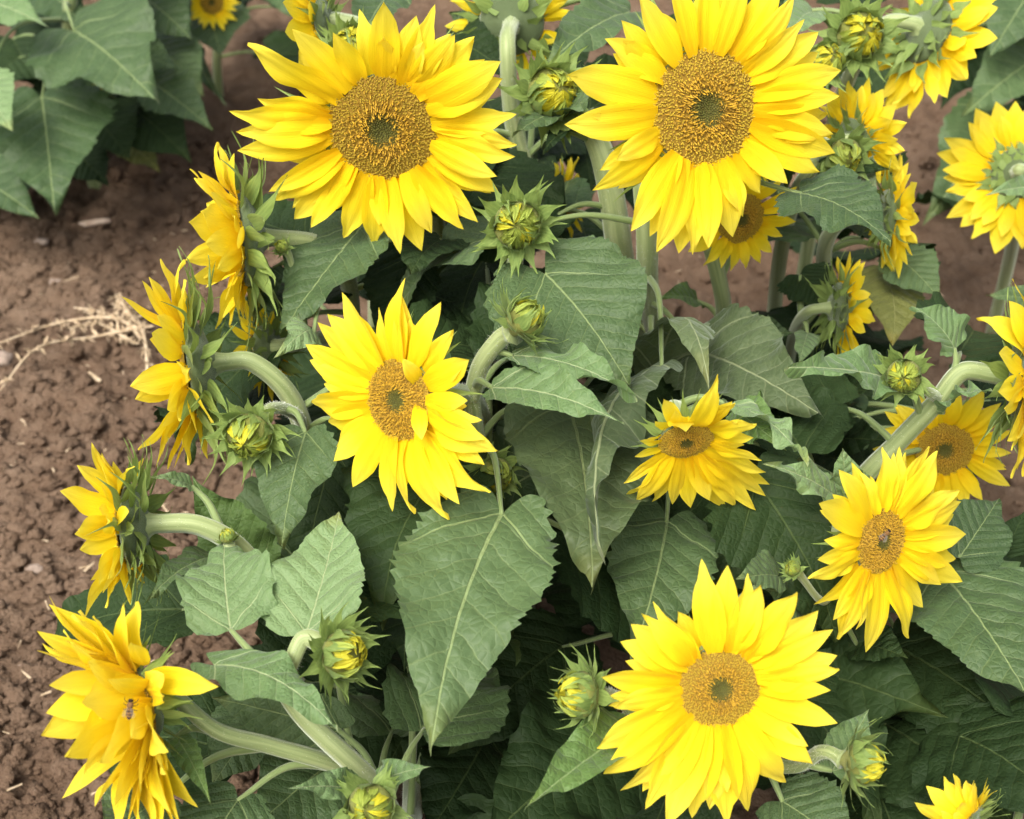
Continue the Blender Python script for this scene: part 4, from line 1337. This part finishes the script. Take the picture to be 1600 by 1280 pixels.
# ------------------------------------------------------------------ the next row, upper left and upper right
p30 = Plant((-0.78, 2.34), 'bushy sunflower with broad drooping leaves on the far side of the soil, upper left', G2)
p30.stem([p30.root, P(110, 150, 2.55), P(110, -10, 2.42), P(120, -150, 2.3)], 0.013, 0.009, hair=None)
leaf(p30, (115, 48, 2.30), (245, 158, 2.16), 215, 'm', roll=0, fold=0.10, arch=0.08, wave=0.04, teeth=17, lobe=0.14)
leaf(p30, (65, 152, 2.32), (85, 332, 2.20), 195, 'm', roll=0, fold=0.08, arch=0.05, wave=0.04, teeth=17, lobe=0.14)
leaf(p30, (-40, 0, 2.25), (75, 42, 2.15), 90, 'y', roll=0, fold=0.1, teeth=11)
leaf(p30, (-30, 130, 2.2), (20, 205, 2.12), 100, 'y', roll=0, fold=0.1, teeth=11)
leaf(p30, (-50, 270, 2.4), (60, 340, 2.3), 110, 'm', roll=0, fold=0.1, teeth=13)
leaf(p30, (240, 130, 2.44), (332, 202, 2.36), 90, 'm', roll=0, fold=0.1, teeth=13)
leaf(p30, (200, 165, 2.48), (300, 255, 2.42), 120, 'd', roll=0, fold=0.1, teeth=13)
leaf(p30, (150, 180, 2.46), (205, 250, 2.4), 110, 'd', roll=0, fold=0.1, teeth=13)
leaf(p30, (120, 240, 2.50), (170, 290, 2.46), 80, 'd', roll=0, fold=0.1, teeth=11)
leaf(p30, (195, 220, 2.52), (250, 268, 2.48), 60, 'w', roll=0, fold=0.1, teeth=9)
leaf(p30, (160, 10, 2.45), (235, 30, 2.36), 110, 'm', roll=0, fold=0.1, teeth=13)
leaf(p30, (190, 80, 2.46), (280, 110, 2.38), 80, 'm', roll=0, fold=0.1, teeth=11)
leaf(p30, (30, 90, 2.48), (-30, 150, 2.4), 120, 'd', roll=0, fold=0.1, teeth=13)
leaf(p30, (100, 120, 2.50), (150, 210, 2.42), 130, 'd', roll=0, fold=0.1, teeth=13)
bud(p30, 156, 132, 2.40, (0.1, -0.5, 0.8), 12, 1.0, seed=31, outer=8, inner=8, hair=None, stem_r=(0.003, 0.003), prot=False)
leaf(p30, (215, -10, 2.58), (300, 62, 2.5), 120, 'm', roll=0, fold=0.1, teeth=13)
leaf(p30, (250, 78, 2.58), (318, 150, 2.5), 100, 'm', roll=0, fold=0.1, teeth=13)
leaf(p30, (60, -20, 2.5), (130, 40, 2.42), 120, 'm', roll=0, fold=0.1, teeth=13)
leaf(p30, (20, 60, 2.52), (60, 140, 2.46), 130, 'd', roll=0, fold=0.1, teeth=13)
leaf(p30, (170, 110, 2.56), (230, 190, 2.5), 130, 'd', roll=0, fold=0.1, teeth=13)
inner_leaves(p30, 8, 0.05, 0.75, 0.22, 71)
p31 = Plant((-0.62, 2.75), 'small distant sunflower at the top edge over a broad leaf, upper left', G2)
flower(p31, 331, 4, 2.66, (0.05, -0.25, 0.95), 19, 46, n=20, n2=10, seed=73, hair=None, bracts=10, disc=1)
leaf(p31, (330, 20, 2.72), (345, 86, 2.66), 120, 'm', roll=0, fold=0.1, teeth=13)
leaf(p31, (290, 60, 2.74), (350, 162, 2.62), 40, 'm', roll=25, fold=0.1, teeth=9, prot=False)
leaf(p31, (420, -40, 2.7), (470, 32, 2.6), 110, 'm', roll=0, fold=0.1, teeth=13)
leaf(p31, (250, -20, 2.68), (300, 40, 2.6), 90, 'm', roll=0, fold=0.1, teeth=13)
inner_leaves(p31, 6, 0.1, 0.7, 0.2, 74)
p32 = Plant((1.02, 2.35), 'leafy sunflower with large grey-green leaves in the upper right corner', G2)
p32.stem([p32.root, P(1640, 150, 2.35), P(1640, -20, 2.2), P(1640, -150, 2.1)], 0.012, 0.009, hair=None)
leaf(p32, (1630, -40, 2.1), (1545, 92, 2.02), 150, 'm', roll=10, fold=0.12, teeth=15)
leaf(p32, (1640, 80, 2.16), (1500, 185, 2.05), 130, 'm', roll=0, fold=0.1, teeth=15)
leaf(p32, (1560, 170, 2.2), (1445, 350, 2.12), 130, 'm', roll=-10, fold=0.1, teeth=15)
leaf(p32, (1400, 90, 2.2), (1330, 170, 2.2), 100, 'd', roll=0, fold=0.1, teeth=13, prot=False, join=(1640, 60, 2.26))
leaf(p32, (1500, 20, 2.3), (1440, 110, 2.24), 110, 'd', roll=0, fold=0.1, teeth=13, prot=False, join=(1640, 60, 2.26))
leaf(p32, (1530, 60, 2.3), (1470, 170, 2.24), 90, 'd', roll=0, fold=0.1, teeth=13, prot=False, join=(1640, 60, 2.26))
leaf(p32, (1640, 30, 2.2), (1560, 45, 2.12), 110, 'm', roll=0, fold=0.1, teeth=13)
leaf(p15, (1640, 300, 1.60), (1538, 306, 1.54), 44, 'y', roll=-10, fold=0.3, teeth=8, lobe=0.0, tooth=0.03)
leaf(p15, (1620, 470, 1.62), (1540, 462, 1.60), 40, 'm', roll=0, fold=0.2, teeth=8, lobe=0.02, tooth=0.03, prot=False)
inner_leaves(p32, 8, 0.1, 0.8, 0.2, 75)

# ------------------------------------------------------------------ leaves in the shade of the clump
for i, (p, n, lo, hi, sz) in enumerate([
        (p1, 9, .08, .8, .15), (p2, 8, .06, .7, .16), (p3, 9, .06, .75, .15), (p4, 9, .06, .75, .15), (p5, 9, .06, .75, .15), (p6, 9, .06, .75, .15),
        (p7, 7, .08, .7, .15), (p8, 6, .06, .6, .15), (p9, 6, .06, .6, .14), (p10, 6, .06, .4, .14), (p11, 6, .06, .7, .15), (p12, 8, .08, .8, .15),
        (p13, 6, .06, .75, .14), (p14, 7, .06, .8, .15), (p15, 6, .1, .8, .15), (p16, 7, .06, .7, .15), (p17, 8, .06, .8, .15), (p18, 6, .06, .75, .14),
        (p19, 8, .06, .75, .15), (p21, 6, .1, .85, .14), (p22, 7, .06, .8, .15), (p23, 6, .06, .85, .15), (p24, 6, .06, .8, .14), (p25, 7, .06, .7, .16),
        (p26, 8, .06, .75, .15), (p27, 8, .06, .8, .15)]):
    inner_leaves(p, n, lo, hi, sz, 400 + i)


# ------------------------------------------------------------------ small things on the soil
def dry_weed():
    g = ground_pt(150, 545)
    e = empty('dry_weed', Vector((g.x, g.y, ground_z(g.x, g.y))))
    tag(e, 'dried straw-coloured weed lying on the bare soil at the left', 'dry weed')
    rnd = random.Random(5)

    def gp(px, py, h):
        q = ground_pt(px, py)
        # lift towards the sky above the soil there
        return Vector((q.x, q.y, ground_z(q.x, q.y) + h))
    runs = [[(235, 560, .02), (190, 535, .03), (95, 530, .03), (-10, 572, .02)], [(230, 545, .03), (150, 550, .03), (70, 590, .03), (5, 632, .01)],
            [(232, 600, .0), (232, 560, .03), (215, 525, .03), (180, 500, .03)], [(225, 550, .03), (170, 520, .03), (120, 498, .02)], [(220, 540, .03), (200, 515, .04), (185, 490, .03)],
            [(215, 560, .02), (160, 530, .03), (125, 540, .03)]]
    for rn in runs:
        path = spline([gp(*q) for q in rn], 8)
        st = put('stalk', tube_mesh('stalk', path, 0.0026, 0.0012, M_STRAW, 6, path[0]), Matrix.Translation(path[0]), e)
        vs, fs = [], []
        for i in range(60):      # shrivelled leaves and seed husks
            q = path[int(len(path) * rnd.random() * .98)]
            d = Vector((rnd.gauss(0, 1), rnd.gauss(0, 1), rnd.gauss(0.2, 1))).normalized()
            s = d.cross(Vector((rnd.gauss(0, 1), rnd.gauss(0, 1), 1))).normalized()
            t = d.cross(s)
            l, w = rnd.uniform(.005, .017), rnd.uniform(.001, .0032)
            b = q - path[0]
            k = len(vs)
            vs += [b, b + d * l * .5 + s * w, b + d * l + t * w * 1.5, b + d * l * .5 - s * w]
            fs += [[k, k + 1, k + 2], [k, k + 2, k + 3]]
        tag(put('husk', mk_mesh('husk', [v[:] for v in vs], fs, M_STRAW, smooth=False), Matrix.Translation(path[0]), st), kind='stuff')


dry_weed()


def litter():
    rnd = random.Random(77)
    vs, fs = [], []
    for i in range(170):
        if rnd.random() < 0.75:
            g = ground_pt(rnd.uniform(-40, 430), rnd.uniform(300, 1300))
        else:
            g = ground_pt(rnd.uniform(1000, 1620), rnd.uniform(150, 560))
        z = ground_z(g.x, g.y) + 0.005
        a = rnd.uniform(0, 6.28)
        d = Vector((math.cos(a), math.sin(a), rnd.uniform(-.25, .25)))
        sd = Vector((-math.sin(a), math.cos(a), 0))
        l, w = rnd.uniform(.004, .016) * (2 if rnd.random() < .08 else 1), rnd.uniform(.0006, .0017)
        b = Vector((g.x, g.y, z))
        k = len(vs)
        vs += [b - sd * w, b + sd * w, b + d * l + sd * w * .6 + Vector((0, 0, .001)), b + d * l - sd * w * .6, b + d * l * .5 + Vector((0, 0, w * 1.4))]
        fs += [[k, k + 1, k + 4], [k + 1, k + 2, k + 4], [k + 2, k + 3, k + 4], [k + 3, k, k + 4]]
    tag(put('plant_litter', mk_mesh('plant_litter', [v[:] for v in vs], fs, M_STRAW, smooth=False), Matrix.Identity(4)), 'fine bits of dry straw strewn over the soil', 'straw', kind='stuff')


litter()


def lump(name, px, py, r, sc, mat, label, cat, seed, rot=0.0):
    rs = np.random.RandomState(seed)
    v, f = ico(3)
    d = 1 + 0.25 * perlin(v[:, 0] * 1.5 + seed, v[:, 1] * 1.5 + v[:, 2], 3) + 0.1 * perlin(v[:, 0] * 4, v[:, 2] * 4 + seed, 5)
    w = np.sign(v) * np.abs(v) ** 0.8 * d[:, None] * np.array(sc) * r
    g = ground_pt(px, py)
    m = Matrix.Translation((g.x, g.y, ground_z(g.x, g.y) + r * sc[2] * 0.6)) @ Matrix.Rotation(rot, 4, 'Z')
    tag(put(name, mk_mesh(name, w, f, mat), m), label, cat)


lump('wood_chip', 150, 353, 0.008, (3.0, 0.7, 0.5), M_WOOD, 'pale bleached wood chip on the soil below the upper left leaves', 'wood chip', 3, 0.25)
lump('stone', 84, 430, 0.009, (1.4, 0.9, 0.6), M_STONE, 'small pale stone on the soil above the dried weed', 'stone', 6)
lump('stone', 8, 585, 0.012, (1.3, 0.9, 0.7), M_STONE, 'whitish stone at the left edge below the dried weed', 'stone', 7)
lump('stone', 55, 893, 0.008, (1.2, 0.9, 0.7), M_STONE, 'little grey stone on the soil left of the third side-on flower', 'stone', 9)
lump('stone', 66, 382, 0.007, (1.6, 0.8, 0.6), M_STONE, 'tiny pale stone on the soil nearest the upper left leaves', 'stone', 12)
lump('twig', 152, 605, 0.0045, (3.5, 0.6, 0.5), M_STRAW, 'short pale twig on the soil right below the dried weed', 'twig', 15, -0.8)


def bee(px, py, d, yaw_dir, label, ln):
    C = P(px, py, d)
    y = camdir(*yaw_dir)
    H = frame(C, y, -FWD, 1, 1, 1)
    e = empty('bee', C)
    tag(e, label, 'bee', 'bees on the flower discs')
    v, f = ico(3)
    ab = v * np.array([0.16, 0.30, 0.15]) * ln + np.array([0, -0.22, 0]) * ln
    ab[:, 0] *= 1 - 0.35 * np.clip(-(v[:, 1]), 0, 1) ** 2
    me = mk_mesh('abdomen', ab, f, M_BEE_TAN)
    me.materials.append(M_BEE_DARK)
    for p in me.polygons:
        if math.sin(p.center.y / ln * 42) > 0.0:
            p.material_index = 1
    put('abdomen', me, H, e)
    put('thorax', mk_mesh('thorax', v * np.array([.15, .16, .14]) * ln + np.array([0, .14, .02]) * ln, f, M_BEE_TAN), H, e)
    put('head', mk_mesh('head', v * np.array([.12, .09, .10]) * ln + np.array([0, .34, 0]) * ln, f, M_BEE_DARK), H, e)
    for s in (-1, 1):
        wv = [(0, .12, .12), (s * .20, -.02, .16), (s * .30, -.30, .15), (s * .18, -.42, .14), (s * .06, -.2, .13)]
        put('wing', mk_mesh('wing', np.array(wv) * ln, [[0, 1, 2, 3, 4]], M_WING), H, e)
        for k in (-.05, .1, .22):
            a = [Vector((s * .1, k, -.05)) * ln, Vector((s * .26, k * 1.5, -.02)) * ln, Vector((s * .32, k * 2.0, -.16)) * ln]
            put('leg', tube_mesh('leg', spline(a, 3), .018 * ln, .010 * ln, M_BEE_DARK, 5), H, e)


bee(203, 1107, 0.918, (0.1, 1, 0), 'striped bee in the disc of the shaggy lower left flower', 0.0125)
bee(1383, 836, 1.075, (0.7, 0.7, 0), 'small tan bee on the disc of the right-turned flower', 0.011)
